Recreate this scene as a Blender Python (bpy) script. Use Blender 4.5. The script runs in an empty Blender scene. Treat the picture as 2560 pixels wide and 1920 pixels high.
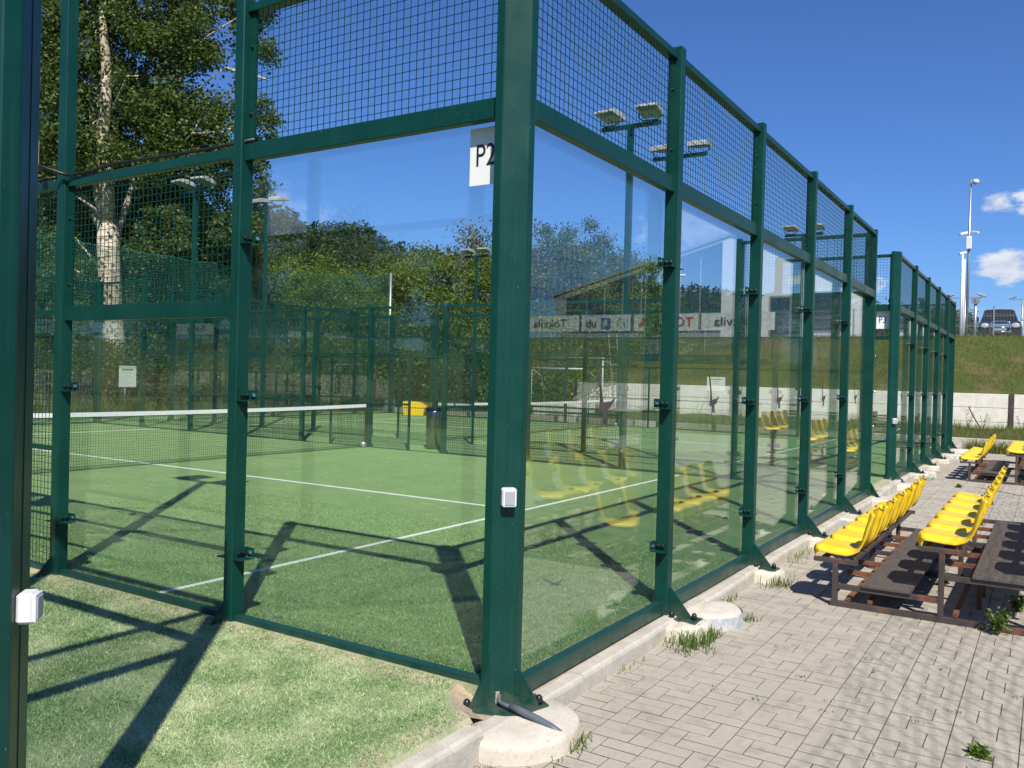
import bpy, bmesh, math, random
import numpy as np
from mathutils import Vector, Matrix

random.seed(7)
rng = np.random.default_rng(11)
SC = bpy.context.scene
COL = SC.collection
R = math.radians

# ------------------------------------------------------------------ camera
CAM_POS = Vector((2.280, -3.612, 1.592))
CAM_R = Vector((0.8433563, 0.5367396, 0.0257045))
CAM_U = Vector((-0.0265779, -0.0061116, 0.9996281))
CAM_F = Vector((-0.5366971, 0.8437258, -0.0091112))
FPX = 2120.4
cam = bpy.data.cameras.new('camera')
cam_o = bpy.data.objects.new('camera', cam)
COL.objects.link(cam_o)
m = Matrix.Identity(4)
for i in range(3):
    m[i][0] = CAM_R[i]; m[i][1] = CAM_U[i]; m[i][2] = -CAM_F[i]; m[i][3] = CAM_POS[i]
cam_o.matrix_world = m
cam.sensor_width = 36.0
cam.lens = 36.0 * FPX / 2560.0
cam.clip_start = 0.05
cam.clip_end = 3000
SC.camera = cam_o

# ------------------------------------------------------------------ light
TO_SUN = Vector((0.60, -0.68, 1.0)).normalized()
SUN_EL = math.asin(TO_SUN.z)
SUN_ROT = math.atan2(TO_SUN.x, TO_SUN.y)
sun = bpy.data.lights.new('sun', 'SUN')
sun.energy = 4.6
sun.angle = R(0.5)
sun.color = (1.0, 0.945, 0.84)
sun_o = bpy.data.objects.new('sun', sun)
COL.objects.link(sun_o)
sun_o.location = (12, -14, 20)
sun_o.rotation_euler = (-TO_SUN).to_track_quat('-Z', 'Y').to_euler()

world = bpy.data.worlds.new('World')
SC.world = world
world.use_nodes = True
wn = world.node_tree.nodes
wl = world.node_tree.links
wn.clear()
w_out = wn.new('ShaderNodeOutputWorld')
w_bg = wn.new('ShaderNodeBackground')
w_sky = wn.new('ShaderNodeTexSky')
w_sky.sky_type = 'NISHITA'
w_sky.sun_disc = False
w_sky.sun_elevation = SUN_EL
w_sky.sun_rotation = SUN_ROT
w_sky.altitude = 0
w_sky.air_density = 1.0
w_sky.dust_density = 0.35
w_sky.ozone_density = 2.2
w_bg.inputs['Strength'].default_value = 0.088


def wmath(op, a, b=None, c=None):
    n = wn.new('ShaderNodeMath'); n.operation = op
    for i, v in enumerate((a, b, c)):
        if v is None: continue
        if isinstance(v, (int, float)): n.inputs[i].default_value = v
        else: wl.new(v, n.inputs[i])
    return n.outputs[0]


# cumulus low over the horizon: noise on the view direction, in a few directions
w_tc = wn.new('ShaderNodeTexCoord')
w_sep = wn.new('ShaderNodeSeparateXYZ')
wl.new(w_tc.outputs['Generated'], w_sep.inputs[0])
az = wmath('ARCTAN2', w_sep.outputs[1], w_sep.outputs[0])
el = wmath('ARCSINE', w_sep.outputs[2])
w_comb = wn.new('ShaderNodeCombineXYZ')
wl.new(az, w_comb.inputs[0]); wl.new(wmath('MULTIPLY', el, 1.7), w_comb.inputs[1])
w_noise = wn.new('ShaderNodeTexNoise')
w_noise.inputs['Scale'].default_value = 34.0
w_noise.inputs['Detail'].default_value = 8.0
w_noise.inputs['Roughness'].default_value = 0.55
wl.new(w_comb.outputs[0], w_noise.inputs['Vector'])
dens = None
for (caz, cel, raz, rel, amp) in ((91.4, 10.9, 3.0, 1.2, .92), (92.4, 7.1, 2.3, 1.5, 1.12), (90.4, 4.5, 2.2, 1.4, 1.1), (84.0, 7.5, 5, 2.0, 1.0), (99.6, 6.2, 1.3, .7, .8),
                             (103.5, 6.6, 1.5, .8, .8), (70, 10, 6, 2.4, 1.0), (48, 8, 7, 2.5, 1.0), (-20, 9, 8, 3, 1.0), (-75, 12, 7, 3, 1.0), (-140, 10, 8, 3, 1.0), (176, 8, 7, 2.5, 1.0)):
    dx = wmath('DIVIDE', wmath('SUBTRACT', az, R(caz)), R(raz))
    dy = wmath('DIVIDE', wmath('SUBTRACT', el, R(cel)), R(rel))
    q = wmath('ADD', wmath('MULTIPLY', dx, dx), wmath('MULTIPLY', dy, dy))
    b = wmath('MULTIPLY', wmath('MAXIMUM', wmath('SUBTRACT', 1.0, q), 0.0), amp)
    dens = b if dens is None else wmath('MAXIMUM', dens, b)
w_d = wmath('SUBTRACT', wmath('ADD', wmath('MULTIPLY', dens, 0.75), wmath('MULTIPLY', w_noise.outputs[0], 1.9)), 1.24)
w_map = wn.new('ShaderNodeMapRange')
w_map.inputs['From Min'].default_value = 0.0; w_map.inputs['From Max'].default_value = 0.42
w_map.interpolation_type = 'SMOOTHSTEP'
wl.new(w_d, w_map.inputs['Value'])
gate = wmath('MINIMUM', wmath('MULTIPLY', dens, 4.0), 1.0)
w_fac = wmath('MULTIPLY', wmath('MULTIPLY', w_map.outputs[0], gate), 0.9)
# lit tops, greyer undersides
w_noise2 = wn.new('ShaderNodeTexNoise'); w_noise2.inputs['Scale'].default_value = 20.0; w_noise2.inputs['Detail'].default_value = 5.0
w_off = wn.new('ShaderNodeVectorMath'); w_off.operation = 'ADD'; w_off.inputs[1].default_value = (0.01, -0.045, 3.0)
wl.new(w_comb.outputs[0], w_off.inputs[0]); wl.new(w_off.outputs[0], w_noise2.inputs['Vector'])
w_cr = wn.new('ShaderNodeMixRGB')
w_cr.inputs[1].default_value = (4.4, 5.0, 6.4, 1); w_cr.inputs[2].default_value = (7.4, 7.5, 7.8, 1)
w_mr2 = wn.new('ShaderNodeMapRange'); w_mr2.inputs['From Min'].default_value = 0.38; w_mr2.inputs['From Max'].default_value = 0.6
wl.new(w_noise2.outputs[0], w_mr2.inputs['Value']); wl.new(w_mr2.outputs[0], w_cr.inputs[0])
w_mix = wn.new('ShaderNodeMixRGB')
w_tint = wn.new('ShaderNodeMixRGB'); w_tint.blend_type = 'MULTIPLY'; w_tint.inputs[0].default_value = 1.0
w_tint.inputs[2].default_value = (0.42, 0.66, 1.08, 1)
wl.new(w_sky.outputs[0], w_tint.inputs[1])
wl.new(w_fac, w_mix.inputs[0]); wl.new(w_tint.outputs[0], w_mix.inputs[1]); wl.new(w_cr.outputs[0], w_mix.inputs[2])
wl.new(w_mix.outputs[0], w_bg.inputs['Color'])
wl.new(w_bg.outputs[0], w_out.inputs['Surface'])

SC.view_settings.view_transform = 'Standard'
SC.view_settings.look = 'None'
SC.view_settings.gamma = 1.0
SC.view_settings.use_curve_mapping = False
SC.view_settings.exposure = 0.45
SC.render.engine = 'CYCLES'
SC.cycles.max_bounces = 7
SC.cycles.diffuse_bounces = 3
SC.cycles.transmission_bounces = 4
SC.cycles.transparent_max_bounces = 48
SC.cycles.glossy_bounces = 4
SC.cycles.caustics_reflective = False
SC.cycles.caustics_refractive = False


def at(px, py, depth):
    d = CAM_F + CAM_R * ((px - 1280) / FPX) + CAM_U * ((960 - py) / FPX)
    return CAM_POS + d * depth


# ------------------------------------------------------------------ materials
MATS = {}


class NT:
    def __init__(self, name):
        self.m = bpy.data.materials.new(name); self.m.use_nodes = True
        self.t = self.m.node_tree; self.t.nodes.clear()
        self.out = self.n('ShaderNodeOutputMaterial')
        MATS[name] = self.m

    def n(self, k, **kw):
        x = self.t.nodes.new(k)
        for a, b in kw.items(): setattr(x, a, b)
        return x

    def l(self, a, b): self.t.links.new(a, b)

    def set(self, node, **kw):
        for a, b in kw.items():
            node.inputs[a.replace('_', ' ')].default_value = b
        return node

    def noise(self, scale, detail=4, rough=0.5, vec=None, out=0):
        x = self.n('ShaderNodeTexNoise')
        x.inputs['Scale'].default_value = scale; x.inputs['Detail'].default_value = detail; x.inputs['Roughness'].default_value = rough
        if vec is not None: self.l(vec, x.inputs['Vector'])
        return x.outputs[out]

    def ramp(self, v, a, b, lo=0.0, hi=1.0):
        x = self.n('ShaderNodeMapRange')
        x.inputs['From Min'].default_value = a; x.inputs['From Max'].default_value = b
        x.inputs['To Min'].default_value = lo; x.inputs['To Max'].default_value = hi
        self.l(v, x.inputs['Value']); return x.outputs[0]

    def mix(self, f, a, b, blend='MIX'):
        x = self.n('ShaderNodeMixRGB'); x.blend_type = blend
        for i, v in enumerate((f, a, b)):
            if isinstance(v, (int, float)): x.inputs[i].default_value = v
            elif isinstance(v, tuple): x.inputs[i].default_value = v + (1,) if len(v) == 3 else v
            else: self.l(v, x.inputs[i])
        return x.outputs[0]

    def math(self, op, a, b=0.0):
        x = self.n('ShaderNodeMath'); x.operation = op
        for i, v in enumerate((a, b)):
            if isinstance(v, (int, float)): x.inputs[i].default_value = v
            else: self.l(v, x.inputs[i])
        return x.outputs[0]

    def pos(self):
        return self.n('ShaderNodeNewGeometry').outputs['Position']

    def obj(self):
        return self.n('ShaderNodeTexCoord').outputs['Object']

    def bump(self, h, strength=0.3, dist=0.01):
        x = self.n('ShaderNodeBump'); x.inputs['Strength'].default_value = strength; x.inputs['Distance'].default_value = dist
        self.l(h, x.inputs['Height']); return x.outputs[0]

    def bsdf(self, col, rough=0.6, metal=0.0, normal=None, spec=0.5):
        b = self.n('ShaderNodeBsdfPrincipled')
        if isinstance(col, tuple): b.inputs['Base Color'].default_value = col + (1,)
        else: self.l(col, b.inputs['Base Color'])
        if isinstance(rough, (int, float)): b.inputs['Roughness'].default_value = rough
        else: self.l(rough, b.inputs['Roughness'])
        b.inputs['Metallic'].default_value = metal
        b.inputs['Specular IOR Level'].default_value = spec
        if normal is not None: self.l(normal, b.inputs['Normal'])
        self.l(b.outputs[0], self.out.inputs['Surface'])
        return b


def simple(name, col, rough=0.5, metal=0.0, var=0.12, scale=9.0, spec=0.5):
    t = NT(name)
    n = t.noise(scale, 5, 0.6, t.pos())
    f = t.ramp(n, 0.3, 0.7, 1 - var, 1 + var)
    x = t.n('ShaderNodeVectorMath'); x.operation = 'SCALE'
    x.inputs[0].default_value = col; t.l(f, x.inputs['Scale'])
    t.bsdf(x.outputs[0], rough, metal, None, spec)
    return t.m


def make_materials():
    # powder-coated green steel, slightly chalky with small pale scuffs
    t = NT('green_paint')
    p = t.pos()
    big = t.noise(3.0, 4, 0.6, p)
    scr = t.noise(60.0, 3, 0.5, p)
    c = t.mix(t.ramp(big, 0.35, 0.65), (0.0022, 0.040, 0.030), (0.0034, 0.050, 0.038))
    c = t.mix(t.ramp(scr, 0.70, 0.76), c, (0.05, 0.15, 0.12))
    mpv = t.n('ShaderNodeMapping'); mpv.inputs['Scale'].default_value = (26, 26, 0.7); t.l(p, mpv.inputs[0])
    c = t.mix(t.ramp(t.noise(2.0, 5, 0.65, mpv.outputs[0]), 0.55, 0.78, 0, 0.35), c, (0.035, 0.075, 0.060))
    sz = t.n('ShaderNodeSeparateXYZ'); t.l(p, sz.inputs[0])
    c = t.mix(t.math('MULTIPLY', t.ramp(sz.outputs[2], -0.08, 0.05, 0.34, 0), t.ramp(t.noise(14, 5, 0.7, p), 0.35, 0.65)), c, (0.22, 0.19, 0.13))
    t.bsdf(c, t.ramp(big, 0.3, 0.7, 0.30, 0.44), 0, t.bump(t.noise(180, 2, 0.5, p), 0.05, 0.002), 0.30)
    simple('green_wire', (0.004, 0.045, 0.034), 0.45, 0, 0.1)
    simple('green_net', (0.02, 0.13, 0.09), 0.7, 0, 0.1)
    simple('black_plastic', (0.012, 0.012, 0.013), 0.35)
    simple('black_net', (0.012, 0.016, 0.013), 0.8)
    simple('white_plastic', (0.72, 0.73, 0.74), 0.35, 0, 0.03)
    simple('grey_plastic', (0.34, 0.36, 0.40), 0.4, 0, 0.03)
    simple('conduit_grey', (0.10, 0.115, 0.14), 0.5, 0, 0.1)
    simple('paper_white', (0.80, 0.80, 0.80), 0.7, 0, 0.02)
    simple('ink_black', (0.012, 0.012, 0.014), 0.6)
    simple('ink_grey', (0.42, 0.44, 0.46), 0.7)
    simple('ink_green', (0.10, 0.40, 0.16), 0.7)
    simple('ink_red', (0.55, 0.03, 0.02), 0.7)
    simple('ink_blue', (0.02, 0.12, 0.32), 0.7)
    simple('banner_white', (0.62, 0.62, 0.62), 0.8, 0, 0.05)
    simple('sticker_grey', (0.060, 0.052, 0.046), 0.8, 0, 0.05)
    simple('galvanised', (0.42, 0.44, 0.46), 0.42, 0.75, 0.15, 14)
    simple('galv_wire', (0.50, 0.52, 0.53), 0.5, 0.3, 0.1)
    simple('chrome', (0.82, 0.82, 0.83), 0.12, 1.0, 0.02)
    simple('steel_bin', (0.30, 0.31, 0.32), 0.24, 1.0, 0.25, 60)
    simple('lamp_grey', (0.36, 0.37, 0.37), 0.5, 0.1, 0.08)
    simple('lamp_glass', (0.20, 0.21, 0.20), 0.12, 0, 0.05)
    simple('grit_yellow', (0.80, 0.50, 0.01), 0.45, 0, 0.06)
    simple('car_paint', (0.010, 0.012, 0.020), 0.16, 0.0, 0.05)
    simple('car_glass', (0.008, 0.010, 0.012), 0.04, 0, 0.0)
    simple('car_lamp', (0.62, 0.63, 0.64), 0.10, 0.4, 0.05)
    simple('tyre', (0.014, 0.014, 0.014), 0.85)
    simple('timber', (0.16, 0.11, 0.075), 0.85, 0, 0.35, 12)
    simple('pale_wood', (0.62, 0.50, 0.30), 0.8, 0, 0.15, 20)
    simple('aluminium', (0.62, 0.63, 0.64), 0.35, 0.7, 0.08)
    simple('facade_white', (0.74, 0.75, 0.74), 0.8, 0, 0.04, 1.5)
    simple('facade_grey', (0.26, 0.28, 0.30), 0.7, 0, 0.08, 1.5)
    simple('roof_sheet', (0.50, 0.52, 0.54), 0.5, 0.2, 0.06, 2)
    simple('asphalt', (0.055, 0.055, 0.057), 0.9, 0, 0.2, 4)
    simple('mirror_red', (0.25, 0.24, 0.24), 0.5)
    t = NT('window_glass'); t.bsdf((0.02, 0.03, 0.045), 0.05, 0, None, 0.8)
    t = NT('mirror_face'); t.bsdf((0.75, 0.76, 0.78), 0.04, 1.0)
    # yellow moulded plastic
    t = NT('seat_yellow')
    n = t.noise(18, 5, 0.6, t.obj())
    c = t.mix(t.ramp(n, 0.5, 0.75), (0.86, 0.565, 0.006), (0.80, 0.60, 0.09))
    oi = t.n('ShaderNodeObjectInfo'); c = t.mix(t.ramp(oi.outputs['Random'], 0, 1, 0, 0.28), c, (0.80, 0.58, 0.06))
    c = t.mix(t.ramp(t.noise(45, 5, 0.7, t.pos()), 0.62, 0.78, 0, 0.45), c, (0.30, 0.22, 0.08))
    t.bsdf(c, t.ramp(n, 0.3, 0.7, 0.30, 0.48), 0, t.bump(t.noise(300, 2, 0.5, t.obj()), 0.04, 0.001), 0.5)
    # dark brown painted, rusting steel
    t = NT('brown_steel')
    p = t.pos()
    n = t.noise(5, 6, 0.65, p)
    c = t.mix(t.ramp(n, 0.52, 0.66), (0.060, 0.047, 0.043), (0.19, 0.072, 0.032))
    t.bsdf(c, t.ramp(n, 0.4, 0.7, 0.42, 0.85), 0, t.bump(t.noise(90, 4, 0.6, p), 0.15, 0.002))
    t = NT('rust_steel')
    p = t.pos()
    n = t.noise(9, 6, 0.7, p)
    c = t.mix(t.ramp(n, 0.35, 0.65), (0.24, 0.085, 0.035), (0.10, 0.05, 0.032))
    t.bsdf(c, 0.85, 0, t.bump(n, 0.3, 0.004))
    t = NT('plank_brown')
    p = t.pos()
    mp = t.n('ShaderNodeMapping'); mp.inputs['Scale'].default_value = (14, 1.2, 14); t.l(p, mp.inputs[0])
    n = t.noise(5, 6, 0.6, mp.outputs[0])
    c = t.mix(t.ramp(n, 0.3, 0.7), (0.055, 0.046, 0.042), (0.115, 0.098, 0.088))
    t.bsdf(c, 0.7, 0, t.bump(n, 0.25, 0.003))
    # concretes
    for nm, a, b, st in (('concrete', (0.52, 0.47, 0.39), (0.66, 0.60, 0.51), 0.5), ('concrete_wall', (0.72, 0.67, 0.58), (0.82, 0.78, 0.69), 0.4),
                         ('concrete_grey', (0.42, 0.385, 0.33), (0.58, 0.54, 0.46), 0.6)):
        t = NT(nm)
        p = t.pos()
        n1 = t.noise(3.5, 7, 0.65, p); n2 = t.noise(55, 5, 0.7, p)
        c = t.mix(t.ramp(n1, 0.35, 0.65), a, b)
        c = t.mix(t.ramp(n2, 0.56, 0.70, 0, 0.6), c, (0.24, 0.205, 0.16))
        c = t.mix(t.ramp(t.noise(11, 6, 0.7, p), 0.56, 0.70, 0, 0.4), c, (0.34, 0.30, 0.25))
        mp = t.n('ShaderNodeMapping'); mp.inputs['Scale'].default_value = (2.2, 2.2, 0.25); t.l(p, mp.inputs[0])
        st_n = t.noise(1.6, 5, 0.6, mp.outputs[0])
        c = t.mix(t.ramp(st_n, 0.56, 0.74, 0, 0.35), c, (0.46, 0.33, 0.22))
        t.bsdf(c, 0.92, 0, t.bump(t.math('ADD', n2, t.math('MULTIPLY', n1, 2)), st, 0.006), 0.25)
    t = NT('pipe_collar'); n = t.noise(12, 5, 0.6, t.pos())
    t.bsdf(t.mix(t.ramp(n, 0.45, 0.62), (0.30, 0.34, 0.38), (0.50, 0.48, 0.43)), 0.7)
    # paving blocks: grey-buff, each a little different
    t = NT('paver')
    p = t.pos()
    rnd = t.n('ShaderNodeNewGeometry').outputs['Random Per Island']
    n1 = t.noise(2.2, 6, 0.6, p); n2 = t.noise(130, 4, 0.7, p); n3 = t.noise(9, 5, 0.65, p)
    c = t.mix(rnd, (0.375, 0.335, 0.272), (0.475, 0.430, 0.358))
    c = t.mix(t.ramp(n1, 0.45, 0.7, 0, 0.6), c, (0.52, 0.475, 0.39))
    c = t.mix(t.ramp(n3, 0.50, 0.70, 0, 0.60), c, (0.25, 0.222, 0.19))
    c = t.mix(t.ramp(n2, 0.35, 0.7, 0.22, 0.0), c, (0.12, 0.11, 0.10))
    t.bsdf(c, 0.9, 0, t.bump(t.math('ADD', n2, t.math('MULTIPLY', n3, 1.5)), 0.55, 0.004), 0.25)
    t = NT('sand_strip')
    p = t.pos(); n1 = t.noise(50, 5, 0.7, p)
    t.bsdf(t.mix(t.ramp(n1, 0.3, 0.7), (0.30, 0.24, 0.165), (0.50, 0.42, 0.30)), 1.0, 0, t.bump(n1, 0.6, 0.006), 0.1)
    t = NT('joint_sand')
    p = t.pos(); n1 = t.noise(40, 5, 0.7, p); n2 = t.noise(5, 4, 0.6, p)
    c = t.mix(t.ramp(n1, 0.3, 0.7), (0.075, 0.064, 0.047), (0.17, 0.145, 0.105))
    c = t.mix(t.ramp(n2, 0.6, 0.75), c, (0.085, 0.11, 0.04))
    t.bsdf(c, 1.0, 0, t.bump(n1, 0.6, 0.006), 0.1)
    # artificial turf with sand infill
    t = NT('turf')
    p = t.pos()
    sx = t.n('ShaderNodeSeparateXYZ'); t.l(p, sx.inputs[0])
    mp = t.n('ShaderNodeMapping'); mp.inputs['Scale'].default_value = (1.0, 3.0, 1.0); mp.inputs['Rotation'].default_value = (0, 0, R(25)); t.l(p, mp.inputs[0])
    fine = t.noise(170, 3, 0.7, p); mid = t.noise(28, 5, 0.65, mp.outputs[0]); big = t.noise(1.3, 6, 0.6, p); sand = t.noise(4.2, 6, 0.62, mp.outputs[0])
    c = t.mix(t.ramp(fine, 0.30, 0.70), (0.062, 0.148, 0.044), (0.290, 0.435, 0.175))
    c = t.mix(t.ramp(mid, 0.50, 0.75, 0, 0.45), c, (0.34, 0.43, 0.22))
    c = t.mix(t.ramp(big, 0.38, 0.66, 0, 0.45), c, (0.27, 0.38, 0.15))
    c = t.mix(t.ramp(sand, 0.58, 0.72, 0, 0.60), c, (0.56, 0.58, 0.40))
    mp2 = t.n('ShaderNodeMapping'); mp2.inputs['Scale'].default_value = (9, 2.2, 1); mp2.inputs['Rotation'].default_value = (0, 0, R(-32)); t.l(p, mp2.inputs[0])
    c = t.mix(t.ramp(t.noise(3.2, 5, 0.7, mp2.outputs[0]), 0.60, 0.74, 0, 0.5), c, (0.60, 0.64, 0.46))
    # walked gap between the courts is sandier, and sand collects along the bottom rails
    gy = t.ramp(sx.outputs[1], -0.10, 0.02, 1, 0)
    gy2 = t.ramp(sx.outputs[1], -2.6, -2.4, 0, 1)
    gap = t.math('MULTIPLY', gy, gy2)
    c = t.mix(t.math('MULTIPLY', gap, t.ramp(t.noise(2.4, 6, 0.6, p), 0.40, 0.68, 0.10, 0.72)), c, (0.70, 0.73, 0.44))
    d0 = t.math('ABSOLUTE', t.math('ADD', sx.outputs[1], 0.10))
    edge = t.ramp(d0, 0.02, 0.16, 1, 0)
    e2 = t.ramp(t.math('ABSOLUTE', t.math('ADD', sx.outputs[0], 0.02)), 0.0, 0.14, 1, 0)
    ef = t.math('MULTIPLY', t.math('MAXIMUM', edge, e2), t.ramp(t.noise(9, 5, 0.6, p), 0.33, 0.55))
    c = t.mix(ef, c, (0.66, 0.55, 0.39))
    t.bsdf(c, 0.85, 0, t.bump(t.math('ADD', fine, t.math('MULTIPLY', mid, 1.2)), 0.9, 0.012), 0.2)
    t = NT('turf_blade')
    rnd = t.n('ShaderNodeNewGeometry').outputs['Random Per Island']
    sx = t.n('ShaderNodeSeparateXYZ'); t.l(t.pos(), sx.inputs[0])
    c = t.mix(t.ramp(rnd, 0.15, 0.85), (0.045, 0.125, 0.030), (0.33, 0.47, 0.19))
    gap = t.ramp(sx.outputs[1], -0.10, 0.0, 0.50, 0)
    c = t.mix(t.math('MULTIPLY', gap, t.ramp(t.noise(2.4, 6, 0.6, t.pos()), 0.42, 0.68, 0.1, 1.2)), c, (0.66, 0.70, 0.42))
    t.bsdf(c, 0.6, 0, None, 0.3)
    t = NT('line_white')
    n = t.noise(120, 4, 0.7, t.pos())
    t.bsdf(t.mix(t.ramp(n, 0.35, 0.65), (0.60, 0.63, 0.58), (0.78, 0.79, 0.76)), 0.85, 0, t.bump(n, 0.6, 0.006), 0.2)
    # rough grass / soil
    t = NT('rough_ground')
    p = t.pos()
    n1 = t.noise(0.5, 7, 0.65, p); n2 = t.noise(4, 7, 0.7, p); n3 = t.noise(30, 4, 0.7, p)
    c = t.mix(t.ramp(n2, 0.3, 0.7), (0.075, 0.110, 0.030), (0.150, 0.165, 0.052))
    c = t.mix(t.ramp(n1, 0.5, 0.66), c, (0.215, 0.165, 0.085))
    c = t.mix(t.ramp(n3, 0.55, 0.75, 0, 0.6), c, (0.035, 0.05, 0.018))
    t.bsdf(c, 1.0, 0, t.bump(t.math('ADD', n2, n3), 1.0, 0.08), 0.1)
    # leaf materials
    for nm, cols in (('leaf_poplar', ((0.040, 0.070, 0.016), (0.100, 0.140, 0.036), (0.17, 0.20, 0.085))),
                     ('leaf_light', ((0.066, 0.115, 0.017), (0.140, 0.200, 0.030), (0.23, 0.275, 0.050))),
                     ('leaf_mid', ((0.046, 0.085, 0.017), (0.098, 0.150, 0.030), (0.165, 0.205, 0.045))),
                     ('leaf_dry', ((0.075, 0.088, 0.016), (0.155, 0.160, 0.030), (0.30, 0.19, 0.055))),
                     ('leaf_forest', ((0.016, 0.038, 0.012), (0.036, 0.070, 0.022), (0.070, 0.110, 0.032))),
                     ('weed_leaf', ((0.055, 0.11, 0.018), (0.12, 0.19, 0.035), (0.20, 0.24, 0.06))),
                     ('grass_blade', ((0.070, 0.11, 0.022), (0.15, 0.18, 0.045), (0.30, 0.26, 0.12)))):
        t = NT(nm)
        rnd = t.n('ShaderNodeNewGeometry').outputs['Random Per Island']
        r = t.n('ShaderNodeValToRGB'); t.l(rnd, r.inputs[0])
        e = r.color_ramp.elements
        e[0].position = 0.0; e[0].color = cols[0] + (1,); e[1].position = 0.62; e[1].color = cols[1] + (1,)
        k = e.new(0.97); k.color = cols[2] + (1,)
        b = t.n('ShaderNodeBsdfPrincipled'); t.l(r.outputs[0], b.inputs['Base Color'])
        b.inputs['Roughness'].default_value = 0.58; b.inputs['Specular IOR Level'].default_value = 0.28
        tr = t.n('ShaderNodeBsdfTranslucent')
        t.l(t.mix(1.0, r.outputs[0], (1.5, 1.7, 0.7), 'MULTIPLY'), tr.inputs[0])
        mx = t.n('ShaderNodeMixShader'); mx.inputs[0].default_value = 0.40
        t.l(b.outputs[0], mx.inputs[1]); t.l(tr.outputs[0], mx.inputs[2]); t.l(mx.outputs[0], t.out.inputs['Surface'])
    t = NT('bark_pale')
    mp = t.n('ShaderNodeMapping'); mp.inputs['Scale'].default_value = (1, 1, 2.6); t.l(t.pos(), mp.inputs[0])
    n = t.noise(4.0, 6, 0.65, mp.outputs[0]); n2 = t.noise(1.6, 4, 0.6, t.pos())
    c = t.mix(t.ramp(n, 0.50, 0.62), (0.62, 0.53, 0.40), (0.12, 0.10, 0.075))
    c = t.mix(t.ramp(n2, 0.45, 0.65, 0, 0.6), c, (0.27, 0.23, 0.17))
    t.bsdf(c, 0.9, 0, t.bump(n, 0.5, 0.02), 0.2)
    simple('bark_dark', (0.10, 0.082, 0.062), 0.9, 0, 0.3, 6)
    # clear toughened glass: Fresnel mirror over tinted see-through, with dust
    for nm, dust in (('court_glass', 0.010),):
        t = NT(nm)
        p = t.pos()
        ge = t.n('ShaderNodeNewGeometry')
        dt = t.n('ShaderNodeVectorMath'); dt.operation = 'DOT_PRODUCT'; t.l(ge.outputs['Incoming'], dt.inputs[0]); t.l(ge.outputs['Normal'], dt.inputs[1])
        cosv = t.math('ABSOLUTE', dt.outputs['Value'])
        frs = t.math('ADD', t.math('MULTIPLY', t.math('POWER', t.math('SUBTRACT', 1.0, cosv), 5.0), 0.915), 0.085)
        tr = t.n('ShaderNodeBsdfTransparent'); tr.inputs[0].default_value = (0.965, 0.992, 0.980, 1)
        gl = t.n('ShaderNodeBsdfGlossy'); gl.inputs['Roughness'].default_value = 0.0; gl.inputs['Color'].default_value = (0.96, 1.0, 0.98, 1)
        mx = t.n('ShaderNodeMixShader'); t.l(frs, mx.inputs[0]); t.l(tr.outputs[0], mx.inputs[1]); t.l(gl.outputs[0], mx.inputs[2])
        df = t.n('ShaderNodeBsdfDiffuse'); df.inputs[0].default_value = (0.62, 0.60, 0.55, 1)
        mp = t.n('ShaderNodeMapping'); mp.inputs['Scale'].default_value = (6, 6, 1.6); t.l(p, mp.inputs[0])
        sx = t.n('ShaderNodeSeparateXYZ'); t.l(p, sx.inputs[0])
        dn = t.math('MULTIPLY', t.ramp(t.noise(3, 3, 0.65, mp.outputs[0]), 0.40, 0.75, 0.15, 1.5), t.ramp(sx.outputs[2], 0.0, 0.8, 2.6, 1.0))
        mx2 = t.n('ShaderNodeMixShader'); t.l(t.math('MULTIPLY', dn, dust * 0.7), mx2.inputs[0])
        t.l(mx.outputs[0], mx2.inputs[1]); t.l(df.outputs[0], mx2.inputs[2]); t.l(mx2.outputs[0], t.out.inputs['Surface'])


make_materials()
M = MATS


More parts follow.
